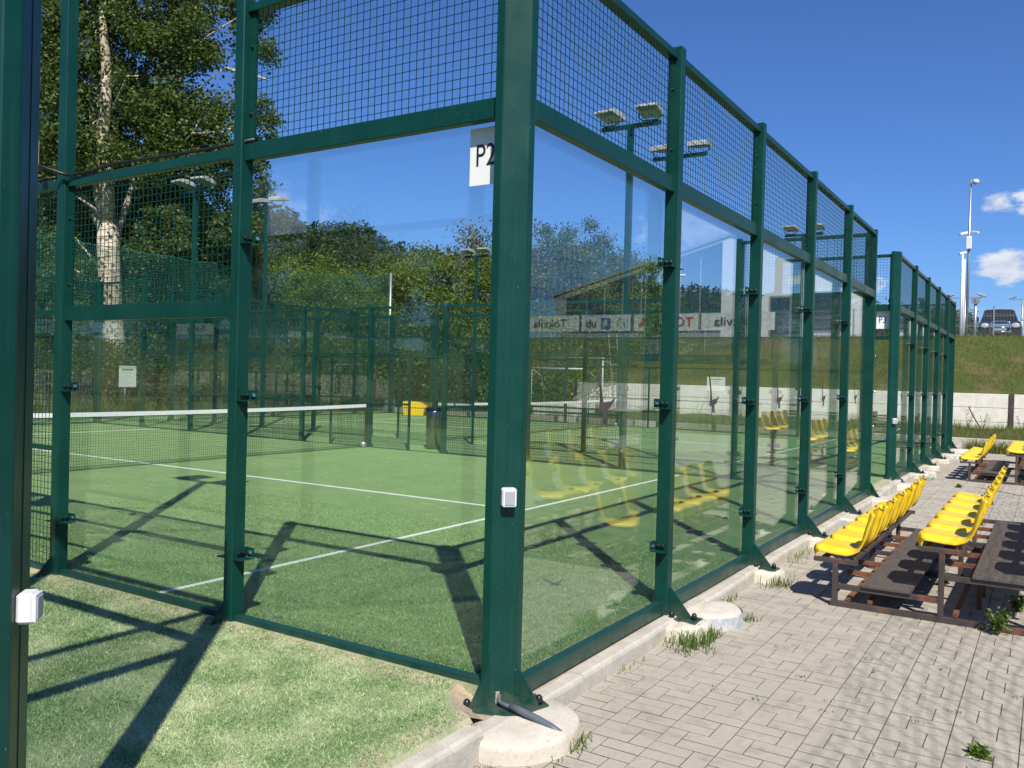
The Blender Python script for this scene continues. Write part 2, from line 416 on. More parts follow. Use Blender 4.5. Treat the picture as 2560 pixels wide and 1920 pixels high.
# ------------------------------------------------------------------ mesh helpers
class MB:
    def __init__(self): self.v = []; self.f = []

    def box(self, x0, x1, y0, y1, z0, z1, caps=True):
        b = len(self.v)
        self.v += [(x0, y0, z0), (x1, y0, z0), (x1, y1, z0), (x0, y1, z0), (x0, y0, z1), (x1, y0, z1), (x1, y1, z1), (x0, y1, z1)]
        self.f += [(b, b + 3, b + 2, b + 1), (b + 4, b + 5, b + 6, b + 7), (b, b + 1, b + 5, b + 4), (b + 1, b + 2, b + 6, b + 5), (b + 2, b + 3, b + 7, b + 6), (b + 3, b, b + 4, b + 7)]
        return self

    def prism(self, pts, axis, a, b):
        """extrude polygon (2d) along axis 'x','y','z' from a to b"""
        n = len(pts); s = len(self.v)
        for w in (a, b):
            for (p, q) in pts:
                self.v.append({'x': (w, p, q), 'y': (p, w, q), 'z': (p, q, w)}[axis])
        self.f.append(tuple(s + i for i in range(n))[::-1]); self.f.append(tuple(s + n + i for i in range(n)))
        for i in range(n):
            j = (i + 1) % n; self.f.append((s + i, s + j, s + n + j, s + n + i))
        return self

    def tube(self, pts, rad, seg=8, caps=True):
        pts = [Vector(p) for p in pts]; s = len(self.v); n = len(pts)
        rads = rad if isinstance(rad, (list, tuple)) else [rad] * n
        up = Vector((0, 0, 1)); prev = None
        for i, p in enumerate(pts):
            d = (pts[min(i + 1, n - 1)] - pts[max(i - 1, 0)]).normalized()
            a = prev if prev is not None else (up if abs(d.z) < 0.9 else Vector((1, 0, 0)))
            u = (a - d * a.dot(d)).normalized(); w = d.cross(u); prev = u
            for k in range(seg):
                t = 2 * math.pi * k / seg
                self.v.append(tuple(p + (u * math.cos(t) + w * math.sin(t)) * rads[i]))
        for i in range(n - 1):
            for k in range(seg):
                k2 = (k + 1) % seg
                self.f.append((s + i * seg + k, s + i * seg + k2, s + (i + 1) * seg + k2, s + (i + 1) * seg + k))
        if caps:
            self.f.append(tuple(s + k for k in range(seg))[::-1]); self.f.append(tuple(s + (n - 1) * seg + k for k in range(seg)))
        return self

    def lathe(self, prof, seg=16, cx=0, cy=0):
        s = len(self.v); n = len(prof)
        for (r, z) in prof:
            for k in range(seg):
                t = 2 * math.pi * k / seg
                self.v.append((cx + r * math.cos(t), cy + r * math.sin(t), z))
        for i in range(n - 1):
            for k in range(seg):
                k2 = (k + 1) % seg
                self.f.append((s + i * seg + k, s + i * seg + k2, s + (i + 1) * seg + k2, s + (i + 1) * seg + k))
        self.f.append(tuple(s + k for k in range(seg))[::-1]); self.f.append(tuple(s + (n - 1) * seg + k for k in range(seg)))
        return self

    def mesh(self, name, mat, smooth=False, bevel=0.0):
        me = bpy.data.meshes.new(name)
        me.from_pydata(self.v, [], self.f)
        if bevel > 0:
            bm = bmesh.new(); bm.from_mesh(me)
            bmesh.ops.bevel(bm, geom=list(bm.edges), offset=bevel, segments=1, profile=0.5, affect='EDGES')
            bm.to_mesh(me); bm.free()
        me.materials.append(M[mat])
        if smooth:
            me.polygons.foreach_set('use_smooth', [True] * len(me.polygons))
        me.update()
        return me


def np_mesh(name, verts, faces, mat, smooth=False):
    me = bpy.data.meshes.new(name)
    verts = np.asarray(verts, np.float32); faces = np.asarray(faces, np.int32)
    nf, k = faces.shape
    me.vertices.add(len(verts)); me.vertices.foreach_set('co', verts.ravel())
    me.loops.add(nf * k); me.loops.foreach_set('vertex_index', faces.ravel())
    me.polygons.add(nf); me.polygons.foreach_set('loop_start', np.arange(0, nf * k, k, dtype=np.int32))
    me.polygons.foreach_set('loop_total', np.full(nf, k, np.int32))
    if smooth: me.polygons.foreach_set('use_smooth', np.ones(nf, bool))
    me.materials.append(M[mat]); me.update(calc_edges=True)
    return me


def link(name, me, parent=None, loc=(0, 0, 0), rz=0.0, rot=None):
    o = bpy.data.objects.new(name, me); COL.objects.link(o)
    o.location = loc
    o.rotation_euler = rot if rot else (0, 0, rz)
    if parent: o.parent = parent
    return o


def tag(o, label=None, cat=None, group=None, kind=None):
    if label: o['label'] = label
    if cat: o['category'] = cat
    if group: o['group'] = group
    if kind: o['kind'] = kind
    return o


def thing(name, label, cat, loc=(0, 0, 0), rz=0, group=None):
    o = link(name, None, None, loc, rz); o.empty_display_size = 0.1
    return tag(o, label, cat, group)


def copy_tree(o, parent=None):
    c = o.copy(); COL.objects.link(c); c.parent = parent
    for ch in o.children: copy_tree(ch, c)
    return c


CACHE = {}


def cached(key, fn):
    if key not in CACHE: CACHE[key] = fn()
    return CACHE[key]


def text_mesh(txt, size, mat, extrude=0.0008, squeeze=1.0):
    cu = bpy.data.curves.new('lettering', 'FONT'); cu.body = txt; cu.size = size; cu.extrude = extrude
    cu.align_x = 'CENTER'; cu.align_y = 'CENTER'
    o = bpy.data.objects.new('tmp', cu); COL.objects.link(o)
    dg = bpy.context.evaluated_depsgraph_get()
    me = bpy.data.meshes.new_from_object(o.evaluated_get(dg))
    bpy.data.objects.remove(o)
    if squeeze != 1.0:
        for v in me.vertices: v.co.x *= squeeze
    me.materials.clear(); me.materials.append(M[mat])
    return me


# ------------------------------------------------------------------ terrain
PAVE_Z = -0.165


def sm(a, b, x):
    t = np.clip((x - a) / (b - a), 0, 1); return t * t * (3 - 2 * t)


WALL_Y = 31.0


def wall_top(x): return np.interp(x, [-23, -18.6, -13, 60], [0.05, 0.66, 1.40, 1.41])


def crest_z(x): return np.interp(x, [-40, -30, -22, -12, -4, 80], [0.3, 0.8, 1.6, 2.9, 3.70, 3.75])


YAWS = [-180, -120, -60, 0, 40, 80, 91, 94, 96, 99, 105, 111, 120, 126, 130, 135, 140, 150, 160, 175, 180]
ELEV = [2.5, 2, 1.5, 1.5, 1.5, 0.3, 0.2, 0.9, 1.9, 2.5, 3.0, 3.6, 4.2, 5.2, 6.3, 7.3, 7.8, 8.2, 8.2, 4.0, 2.5]


def height(x, y):
    x = np.asarray(x, float); y = np.asarray(y, float)
    n = 0.10 * np.sin(x * 1.7 + 1.3 * np.sin(y * 0.9)) * np.sin(y * 1.4 + x * 0.6) + 0.05 * np.sin(3.9 * x + 2.2 * y)
    z = np.full(x.shape, -0.32)
    # left verge beyond the courts
    z = np.where(x < -22.4, -0.10 + 0.3 * n, z)
    # bed behind the low kerb wall
    z = np.where((y > 23.9) & (y <= WALL_Y + 0.05), 0.08 + 0.10 * sm(24, 31, y) + 0.5 * n, z)
    # embankment
    wt = wall_top(x); cz = crest_z(x)
    s = np.clip((y - WALL_Y - 0.1) / 4.4, 0, 1)
    bank = wt + (cz - wt) * s + n * np.sin(np.pi * np.clip(s, 0.05, 1)) * 1.2
    top = cz + 0.004 * (np.minimum(y, 60) - 35.5)
    z = np.where(y > WALL_Y + 0.05, np.where(s < 1, bank, top), z)
    # hills
    dx = x - 2.28; dy = y + 3.6; r = np.hypot(dx, dy); yaw = np.degrees(np.arctan2(dy, dx))
    H = np.tan(np.radians(np.interp(yaw, YAWS, ELEV))) * 210
    z = z + H * sm(70, 210, r) * (1 + 0.05 * np.sin(yaw * 1.1))
    return z


def build_terrain():
    a = np.concatenate([np.linspace(-700, -130, 20), np.linspace(-120, -36, 22), np.linspace(-35, 25, 121), np.linspace(26, 100, 20), np.linspace(130, 700, 16)])
    b = np.concatenate([np.linspace(-700, -60, 18), np.linspace(-50, 20, 30), np.linspace(20.5, 23.8, 6), np.array([23.85, 23.95]), np.linspace(24.4, 30.8, 16), np.array([31.04, 31.06]),
                        np.linspace(31.3, 37, 24), np.linspace(38, 130, 40), np.linspace(140, 700, 26)])
    X, Y = np.meshgrid(a, b); Z = height(X, Y)
    V = np.stack([X, Y, Z], -1).reshape(-1, 3)
    na = len(a); nb = len(b)
    i = np.arange(nb - 1)[:, None] * na + np.arange(na - 1)[None]
    F = np.stack([i, i + 1, i + na + 1, i + na], -1).reshape(-1, 4)
    o = link('ground', np_mesh('ground', V, F, 'rough_ground', True)); tag(o, kind='structure')
    return o


ground = build_terrain()

# turf carpet under and between the courts
def notch(y, s):
    q = [(.03, -.37), (-.12, -.30), (-.235, -.18), (-.27, -.05), (-.03, -.035)]
    return [(x, y + s * d) for x, d in (q if s > 0 else q[::-1])]


tp_ = [(-22.3, -16.0), (.03, -16.0)] + notch(0.0, 1) + notch(10.06, -1) + notch(12.36, 1) + [(-.03, 23.3), (-22.3, 23.3)]
tb = MB().prism(tp_, 'z', -0.12, 0.0)
turf = tag(link('artificial_turf', tb.mesh('artificial_turf', 'turf')), kind='structure')


def sand_collars():
    for (y, s_) in ((0.0, 1), (10.06, -1), (12.36, 1)):
        q = [(.03, -.37), (-.045, -.335), (-.12, -.30), (-.18, -.24), (-.235, -.18), (-.255, -.11), (-.27, -.05), (-.15, -.035), (-.03, -.035)]
        mb = MB()
        for (x, d) in q: mb.v.append((x, y + s_ * d, -.004))
        for (x, d) in q: mb.v.append((x * .50 + .0, y + s_ * (d * .55 - .01), -.073))
        n = len(q)
        for i in range(n - 1): mb.f.append((i, i + 1, n + i + 1, n + i))
        link('sand_slope', mb.mesh('sand_slope', 'sand_strip', True), turf)
    for (a, b) in ((-3.4, -.37), (10.43, 11.99)):
        link('turf_edge', MB().prism([(.0305, -.001), (.050, -.026), (.0305, -.060)], 'y', a, b).mesh('turf_edge', 'turf'), turf)


sand_collars()


def blades():
    n1 = 95000; n2 = 90000
    x = np.concatenate([rng.uniform(-4.2, 0.03, n1), -7.0 * rng.random(n2) ** 1.3]); y = np.concatenate([rng.uniform(-2.35, -0.06, n1), 0.06 + 3.8 * rng.random(n2) ** 1.3])
    keep = ~(((np.abs(x + 2.98) < 0.03) & (y > 0)) | ((((x - .03) / .31) ** 2 + ((y + .03) / .345) ** 2 < 1.0) & (y < 0)) | ((x > -.06) & (y > 0))); x = x[keep]; y = y[keep]; n = len(x)
    a = rng.uniform(0, 2 * np.pi, n); w = rng.uniform(0.0016, 0.0034, n); h = rng.uniform(0.007, 0.019, n)
    lean = rng.normal(0, 0.011, (n, 2))
    V = np.zeros((n, 3, 3)); z = np.zeros(n)
    V[:, 0] = np.stack([x - w * np.cos(a), y - w * np.sin(a), z], -1); V[:, 1] = np.stack([x + w * np.cos(a), y + w * np.sin(a), z], -1)
    V[:, 2] = np.stack([x + lean[:, 0], y + lean[:, 1], h], -1)
    return np_mesh('turf_pile', V.reshape(-1, 3), np.arange(3 * n).reshape(-1, 3), 'turf_blade')


tag(link('turf_pile', blades(), turf), kind='stuff')


def court_lines(oy):
    def line(x0, x1, y0, y1):
        link('painted_line', MB().box(x0, x1, y0, y1, 0.001, 0.006).mesh('painted_line', 'line_white'), turf)
    line(-3.005, -2.955, oy + 0.10, oy + 9.96); line(-17.125, -17.075, oy + 0.10, oy + 9.96); line(-17.07, -3.01, oy + 4.945, oy + 4.995)


court_lines(0.0); court_lines(12.36)


# ------------------------------------------------------------------ paving
def paving():
    base = MB().box(0.09, 16.0, -14.0, 23.6, -0.30, PAVE_Z - 0.004)
    pv = tag(link('paving', base.mesh('paving', 'joint_sand')), kind='structure')
    g = 0.0052
    cells = []
    for c in range(-5, 24):
        x0 = 1.594 + 0.30 * c
        for r in range(-18, 120):
            y0 = 0.563 + 0.20 * r + (0.0 if c % 2 == 0 else 0.1)
            if y0 > 23.4 or y0 < -3.2: continue
            flip = (r + c) % 2
            if flip:
                cells += [(x0, x0 + .1, y0, y0 + .2), (x0 + .1, x0 + .3, y0, y0 + .1), (x0 + .1, x0 + .3, y0 + .1, y0 + .2)]
            else:
                cells += [(x0 + .2, x0 + .3, y0, y0 + .2), (x0, x0 + .2, y0, y0 + .1), (x0, x0 + .2, y0 + .1, y0 + .2)]
    out = []
    for (a, b, c_, d) in cells:
        if b <= 0.115: continue
        a = max(a, 0.108)
        p = Vector(((a + b) / 2, (c_ + d) / 2, PAVE_Z)) - CAM_POS
        zc = p.dot(CAM_F)
        vis = zc > 0.5 and abs(p.dot(CAM_R) / zc) < 0.62 and abs(p.dot(CAM_U) / zc) < 0.47
        out.append((p.length if vis else 999 + p.length, a, b, c_, d))
    out.sort()

    def brick(a, b, c_, d, bev=0.0012):
        w = (b - a) / 2 - g * .56; l = (d - c_) / 2 - g * 1.2; h = 0.0
        v = [(-w, -l, -.05), (w, -l, -.05), (w, l, -.05), (-w, l, -.05), (-w, -l, h - bev), (w, -l, h - bev), (w, l, h - bev), (-w, l, h - bev),
             (-w + bev, -l + bev, h), (w - bev, -l + bev, h), (w - bev, l - bev, h), (-w + bev, l - bev, h)]
        f = [(0, 1, 5, 4), (1, 2, 6, 5), (2, 3, 7, 6), (3, 0, 4, 7), (4, 5, 9, 8), (5, 6, 10, 9), (6, 7, 11, 10), (7, 4, 8, 11), (8, 9, 10, 11)]
        return v, f
    for k, (dd, a, b, c_, d) in enumerate(out[:300]):
        key = ('brick', round(b - a, 3), round(d - c_, 3))
        me = cached(key, lambda: (lambda vf: (lambda q: (setattr(q, 'v', vf[0]), setattr(q, 'f', vf[1]), q.mesh('brick', 'paver'))[2])(MB()))(brick(a, b, c_, d)))
        o = link('brick', me, pv, ((a + b) / 2, (c_ + d) / 2, PAVE_Z + random.gauss(0, 0.0008)))
        o.rotation_euler = (random.gauss(0, .004), random.gauss(0, .004), random.gauss(0, .004))
    V = []; F = []
    for k, (dd, a, b, c_, d) in enumerate(out[300:]):
        v, f = brick(a, b, c_, d)
        s = len(V); cx = (a + b) / 2; cy = (c_ + d) / 2; dz = random.gauss(0, .0009); tx = random.gauss(0, .005); ty = random.gauss(0, .005)
        V += [(x + cx, y + cy, z + PAVE_Z + dz + x * tx + y * ty) for (x, y, z) in v]; F += [tuple(i + s for i in q) for q in f]
    mb = MB(); mb.v = V; mb.f = F
    tag(link('brick_field', mb.mesh('brick_field', 'paver'), pv), kind='stuff')
    return pv


pave = paving()

# kerb of long concrete stones along the court edge
kerb = tag(link('kerb', MB().box(-0.27, 0.095, -3.4, 23.3, -0.30, -0.066).mesh('kerb', 'sand_strip')), kind='structure')
yk = -3.4
ki = 0
while yk < 23.2:
    L = 1.0
    prof = [(0.028, -0.28), (0.128, -0.28), (0.128, -0.085), (0.122, -0.068), (0.108, -0.058), (0.034, -0.058), (0.028, -0.062)]
    me = cached('kerbstone', lambda: MB().prism([(a, b) for a, b in prof], 'y', -0.497, 0.497).mesh('kerbstone', 'concrete_grey'))
    o = link('kerbstone', me, kerb, (random.gauss(0, .004), yk + 0.5, random.gauss(0, .003) + (.036 if (yk < -.45 or 10.3 < yk < 12.0) else 0))); o.rotation_euler = (random.gauss(0, .003), random.gauss(0, .01), random.gauss(0, .003))
    yk += L


# ------------------------------------------------------------------ courts
ZB = -0.07
ZT = 3.925


def wire_panel(w, h, sp=0.05, rad=0.0017):
    """welded wire mesh in the plane x=0, y in +-w/2, z 0..h"""
    mb = MB()
    n = max(1, int(round(w / sp)))
    for i in range(n + 1):
        y = -w / 2 + w * i / n
        mb.box(-rad, rad, y - rad, y + rad, 0, h)
    k = max(1, int(round(h / sp)))
    for j in range(k + 1):
        z = h * j / k
        mb.box(rad, 3 * rad, -w / 2, w / 2, z - rad, z + rad)
    return mb.mesh('wire_mesh', 'green_wire')


def post_mesh(h):
    return MB().box(-.05, .05, -.04, .04, ZB, h).mesh('post', 'green_paint', bevel=0.005)


def cap_bolt():
    return MB().lathe([(.020, 0), (.020, .018), (.017, .034), (.010, .043), (.003, .046)], 10).mesh('anchor_bolt', 'black_plastic', True)


def clip_mesh(side):
    mb = MB()
    s = side
    y0 = .041 * s; y1 = .047 * s
    mb.box(-.060, .038, min(y0, y1), max(y0, y1), -.030, .030)
    ya, yb = sorted((.041 * s, .115 * s))
    mb.box(-.060, -.055, ya, yb, -.030, .030)
    ya, yb = sorted((.030 * s, .118 * s))
    mb.box(-.056, .045, ya, yb, -.038, -.033)
    return mb.mesh('glass_clip', 'green_paint')


def clip_bolt(side, mat):
    mb = MB()
    if mat == 'chrome':
        y = .088 * side
        mb.lathe([(.004, -.016), (.014, -.010), (.016, 0), (.014, .010), (.004, .016)], 10)
        mb.v = [(-.052 + z, y + x, yy) for (x, yy, z) in mb.v]
    else:
        for xx in (-.022, .012):
            t = MB().lathe([(.013, 0), (.013, .014), (.006, .018)], 8)
            b = len(mb.v); mb.v += [(xx + x, (.047 + z) * side, yy) for (x, yy, z) in t.v]; mb.f += [tuple(i + b for i in f) for f in t.f]
    return mb.mesh('clip_bolt', mat)


def add_post(court, x, y, rz, h, clips=(), base=True, full=True, name='post'):
    p = link(name, cached(('post', h), lambda: post_mesh(h)), court, (x, y, 0), rz)
    if base:
        link('base_plate', cached('bplate', lambda: MB().box(-.05, .27, -.075, .075, ZB - .003, ZB + .010).mesh('base_plate', 'green_paint', bevel=0.002)), p)
        link('gusset', cached('gusset', lambda: MB().prism([(.049, ZB + .010), (.215, ZB + .010), (.215, ZB + .022), (.062, ZB + .205), (.049, ZB + .205)], 'y', -.006, .006).mesh('gusset', 'green_paint')), p)
        if full:
            for (bx, by) in ((.235, .0), (.09, -.052), (.09, .052)):
                link('anchor_bolt', cached('abolt', cap_bolt), p, (bx, by, ZB + .010))
    for (side, z) in clips:
        c = link('glass_clip', cached(('clip', side), lambda: clip_mesh(side)), p, (0, 0, z))
        if full:
            link('clip_bolt', cached(('cb', side), lambda: clip_bolt(side, 'chrome')), p, (0, 0, z))
            link('clip_knob', cached(('ck', side), lambda: clip_bolt(side, 'black_plastic')), p, (0, 0, z))
    return p


def rail_mesh(w, z0, z1, x0=-.035, x1=.022):
    w = round(w, 3)
    return cached(('rail', w, z0, z1, x0, x1), lambda: MB().box(x0, x1, -w / 2, w / 2, z0, z1).mesh('rail', 'green_paint', bevel=0.003))


def add_bay(court, x, y, rz, w, kind):
    """x,y centre of the bay; outward is local +x"""
    def rail(z0, z1, **k): link('rail', rail_mesh(w, z0, z1, **k), court, (x, y, 0), rz)

    def glass(z0, z1):
        ww = round(w + 0.055, 3)
        me = cached(('glass', ww, z0, z1), lambda: MB().box(-.074, -.063, -ww / 2, ww / 2, z0, z1).mesh('glass_panel', 'court_glass'))
        link('glass_panel', me, court, (x, y, 0), rz)

    def wmesh(z0, z1, ww=None, off=0.0):
        ww = round(ww or w, 3); h = round(z1 - z0, 3)
        d = Vector((-.012, off, 0)); d.rotate(Matrix.Rotation(rz, 3, 'Z'))
        link('wire_mesh', cached(('wire', ww, h), lambda: wire_panel(ww, h)), court, (x + d.x, y + d.y, z0), rz)

    def bar(off, z0, z1, r=.02):
        d = Vector((0, off, 0)); d.rotate(Matrix.Rotation(rz, 3, 'Z'))
        link('door_post', cached(('bar', z0, z1, r), lambda: MB().box(-.02, .02, -r, r, z0, z1).mesh('door_post', 'green_paint')), court, (x + d.x, y + d.y, 0), rz)
    BOT = (-.055, .036)
    if kind == 'A':
        rail(*BOT); rail(2.905, 3.012); rail(3.835, 3.885, x0=-.05)
        glass(.010, 2.985); wmesh(3.005, 3.85)
        for s in (-1, 1):
            d = Vector((0, s * (w / 2 - .022), 0)); d.rotate(Matrix.Rotation(rz, 3, 'Z'))
            st = link('mesh_frame', cached('mframe', lambda: MB().box(-.028, -.004, -.022, .022, 3.012, 3.835).mesh('mesh_frame', 'green_paint')), court, (x + d.x, y + d.y, 0), rz)
            for z in (3.2, 3.62):
                link('frame_bolt', cached('fbolt', lambda: (lambda q: (setattr(q, 'v', [(z_ - .004, a, b) for a, b, z_ in q.v]), q.mesh('frame_bolt', 'black_plastic'))[1])(MB().lathe([(.012, 0), (.012, .008), (.005, .012)], 8))), st, (0, 0, z))
    elif kind == 'B':
        rail(*BOT); rail(1.925, 2.035); rail(2.935, 3.0)
        glass(.010, 2.0); wmesh(2.035, 2.94)
        for s in (-1, 1):
            d = Vector((0, s * (w / 2 - .022), 0)); d.rotate(Matrix.Rotation(rz, 3, 'Z'))
            st = link('mesh_frame', cached('mframe2', lambda: MB().box(-.028, -.004, -.022, .022, 2.035, 2.935).mesh('mesh_frame', 'green_paint')), court, (x + d.x, y + d.y, 0), rz)
            for z in (2.2, 2.70):
                link('frame_bolt', cached('fbolt', None), st, (0, 0, z))
    elif kind == 'M':
        rail(*BOT); rail(.93, .965, x0=-.028, x1=.008); rail(1.97, 2.01); rail(2.94, 3.0)
        wmesh(.03, .93); wmesh(.965, 1.97); wmesh(2.01, 2.94)
    elif kind in ('D', 'E'):          # doorway next to the net post on the +t ('D') or -t ('E') side
        s = -1 if kind == 'D' else 1
        rail(-.05, .01); rail(1.97, 2.01); rail(2.94, 3.0)
        wmesh(2.01, 2.94)
        op = 0.86
        bar(s * (w / 2 - op), 0, 1.97)
        ww = w - op - .02; off = -s * (w / 2 - ww / 2)
        wmesh(.02, 1.97, ww, off)
        d = Vector((0, off, 0)); d.rotate(Matrix.Rotation(rz, 3, 'Z'))
        link('rail', rail_mesh(ww, .93, .965, -.028, .008), court, (x + d.x, y + d.y, 0), rz)


def corner_post(court, x, y, sx, sy, full=True):
    """folded corner column; outward towards (sx,sy)"""
    pts = [(.05, .10), (.05, .05), (-.05, -.05), (-.10, -.05), (-.10, .10)]
    pts = [(a, b) for a, b in pts]                       # outward (+,-)
    P = [(a * sx, -b * sy) for a, b in pts]
    if sx * -sy < 0: P = P[::-1]
    p = link('corner_post', cached(('corner', sx, sy), lambda: MB().prism(P, 'z', ZB, ZT).mesh('corner_post', 'green_paint', bevel=0.004)), court, (x, y, 0))
    s2 = math.sqrt(.5)
    # weld seam down the middle of the wide face
    def seam():
        mb = MB(); n = Vector((sx, sy, 0)).normalized(); t = Vector((-n.y, n.x, 0))
        c = n * 0.0
        q = [c - t * .0025 - n * .004, c + t * .0025 - n * .004, c + t * .0025 + n * .0018, c - t * .0025 + n * .0018]
        return mb.prism([(a.x, a.y) for a in q], 'z', ZB + .02, ZT - .01).mesh('weld_seam', 'green_paint')
    link('weld_seam', cached(('seam', sx, sy), seam), p)
    def plate():
        n = Vector((sx, sy, 0)).normalized(); t = Vector((-n.y, n.x, 0))
        q = [n * .165 - t * .02, n * .165 + t * .02, n * .06 + t * .23, n * -.10 + t * .20, n * -.10 - t * .20, n * .06 - t * .23]
        return MB().prism([(a.x, a.y) for a in q], 'z', ZB - .003, ZB + .010).mesh('base_plate', 'green_paint')
    link('base_plate', cached(('cplate', sx, sy), plate), p)
    for s in (-1, 1):
        def gus():
            mb = MB().prism([(0, ZB + .01), (.125, ZB + .01), (.125, ZB + .02), (.012, ZB + .20), (0, ZB + .20)], 'y', -.006, .006)
            n = Vector((sx, sy, 0)).normalized(); t = Vector((-n.y, n.x, 0))
            d = (n * .55 + t * s).normalized(); k = d.cross(Vector((0, 0, 1)))
            o = t * s * .066 - n * .002
            mb.v = [tuple(o + d * a + k * b + Vector((0, 0, c))) for a, b, c in mb.v]
            return mb.mesh('gusset', 'green_paint')
        link('gusset', cached(('cgus', sx, sy, s), gus), p)
        if full:
            n = Vector((sx, sy, 0)).normalized(); t = Vector((-n.y, n.x, 0)); q = t * s * .185 + n * .035
            link('anchor_bolt', cached('abolt', cap_bolt), p, (q.x, q.y, ZB + .010))
    return p


END_Y = [0.03, 2.03, 4.03, 6.03, 8.03, 10.03]
SIDE_X = [0.0, -2.078, -4.078, -6.05, -8.02, -10.03, -12.04, -14.02, -15.98, -17.98, -20.06]
CL3 = [(s, z) for s in (-1, 1) for z in (.43, 1.43, 2.42)]
CL2 = [(s, z) for s in (-1, 1) for z in (.43, 1.43)]


def side_wall(court, y, rz, near, full):
    kinds = ['A', 'B', 'M', 'M', 'D', 'E', 'M', 'M', 'B', 'A']
    for i in range(1, 10):
        x = SIDE_X[i]
        h = ZT if i in (1, 9) else 3.02
        cl = CL3 if i in (1, 9) else (CL2 if i in (2, 8) else ())
        add_post(court, x, y, rz, h, cl, True, full)
    for i in range(10):
        a, b = SIDE_X[i], SIDE_X[i + 1]
        pa = .10 if i == 0 else .04; pb = .10 if i == 9 else .04
        x0 = a - pa; x1 = b + pb
        k = kinds[i]
        if near and k in 'DE': k = 'E' if k == 'D' else 'D'
        add_bay(court, (x0 + x1) / 2, y, rz, x0 - x1, k)


def end_wall(court, x, rz, full):
    for i in range(1, 5):
        add_post(court, x, END_Y[i], rz, ZT, CL3, True, full)
    for i in range(5):
        y0 = END_Y[i] + (.07 if i == 0 else .04); y1 = END_Y[i + 1] - (.07 if i == 4 else .04)
        add_bay(court, x, (y0 + y1) / 2, rz, y1 - y0, 'A')


def build_court(oy, label, full=True):
    c = thing('padel_court', label, 'padel court', (0, oy, 0), 0, 'padel court enclosures side by side')
    end_wall(c, 0.0, 0.0, full)
    end_wall(c, -20.06, math.pi, False)
    side_wall(c, 0.0, -math.pi / 2, True, full)
    side_wall(c, 10.06, math.pi / 2, False, full)
    corner_post(c, -.022, -.013, 1, -1, full); corner_post(c, -.022, 10.073, 1, 1, full)
    corner_post(c, -20.04, -.013, -1, -1, False); corner_post(c, -20.04, 10.073, -1, 1, False)
    return c


court2 = build_court(0.0, 'green steel padel court cage with glass walls, its corner sign reading P2')
court3 = build_court(12.36, 'green steel padel court cage with glass walls, its corner sign reading P3', True)
court1 = thing('padel_court', 'green padel court cage of which a dark corner column with a switch box shows', 'padel court', (0, -12.475, 0), 0, 'padel court enclosures side by side')
side_wall(court1, 10.06, math.pi / 2, False, False)
end_wall(court1, 0.0, 0.0, False)
corner_post(court1, 0.0, 10.06, 1, 1, False)
side_extra = None


# floodlight masts
def flood_mesh():
    """asymmetric floodlight: shallow tray, glass downwards, finned back"""
    mb = MB()
    P = [(-.22, -.03), (-.20, .05), (-.08, .085), (.10, .075), (.24, .02), (.25, -.03)]
    mb.prism(P, 'y', -.19, .19)
    return mb.mesh('floodlight', 'lamp_grey', bevel=0.008)


def mast(x, y, face, label):
    """face: unit y direction in which the lamps throw light (into the court)"""
    t = thing('floodlight_mast', label, 'floodlight', (x, y, 0), 0, 'twin floodlight masts of the courts')
    link('pole', cached('mpole', lambda: MB().box(-.052, .052, -.042, .042, ZB, 6.02).mesh('pole', 'green_paint', bevel=0.004)), t)
    link('base_plate', cached('mbase', lambda: MB().box(-.10, .10, -.12, .12, ZB - .004, ZB + .009).mesh('base_plate', 'green_paint')), t)
    link('crossbar', cached('mbar', lambda: MB().box(-.56, .56, -.035, .035, 6.0, 6.07).mesh('crossbar', 'green_paint', bevel=0.003)), t)
    for s in (-1, 1):
        f = link('floodlight', cached('flood', flood_mesh), t, (s * .38, .06 * face, 6.24))
        f.rotation_euler = (0, R(-9), R(90) * face + s * R(6))
        link('lens', cached('flens', lambda: MB().box(-.19, .22, -.165, .165, -.036, -.031).mesh('lens', 'lamp_glass')), f)
        link('bracket', cached('fbr', lambda: MB().tube([(-.02, -.20, 0), (-.02, -.205, -.10), (-.02, -.12, -.165), (-.02, .12, -.165), (-.02, .205, -.10), (-.02, .20, 0)], .012, 6).mesh('bracket', 'black_plastic')), f)
    return t


mast(-4.078, .0, 1, 'tall floodlight mast rising from the P2 side wall beside the black cable')
mast(-4.078, 10.06, -1, 'twin floodlight mast at the far side of court P2, seen above the first glass panel')
mast(-15.98, 10.06, -1, 'twin floodlight mast at the far side of court P2 beyond the net, before the poplar')
mast(-4.078, 12.36, 1, 'twin floodlight mast on the P3 wall facing P2, above the second glass panel')
mast(-15.98, 12.36, 1, 'twin floodlight mast on the P3 wall facing P2, standing against the wooded hill')
mast(-4.078, 22.42, -1, 'twin floodlight mast on the far wall of P3 nearest the embankment')
mast(-15.98, 22.42, -1, 'twin floodlight mast on the far wall of P3 against the tall roadside trees')
mast(-4.078, -2.415, -1, 'floodlight mast on the wall of the court with the dark corner column')


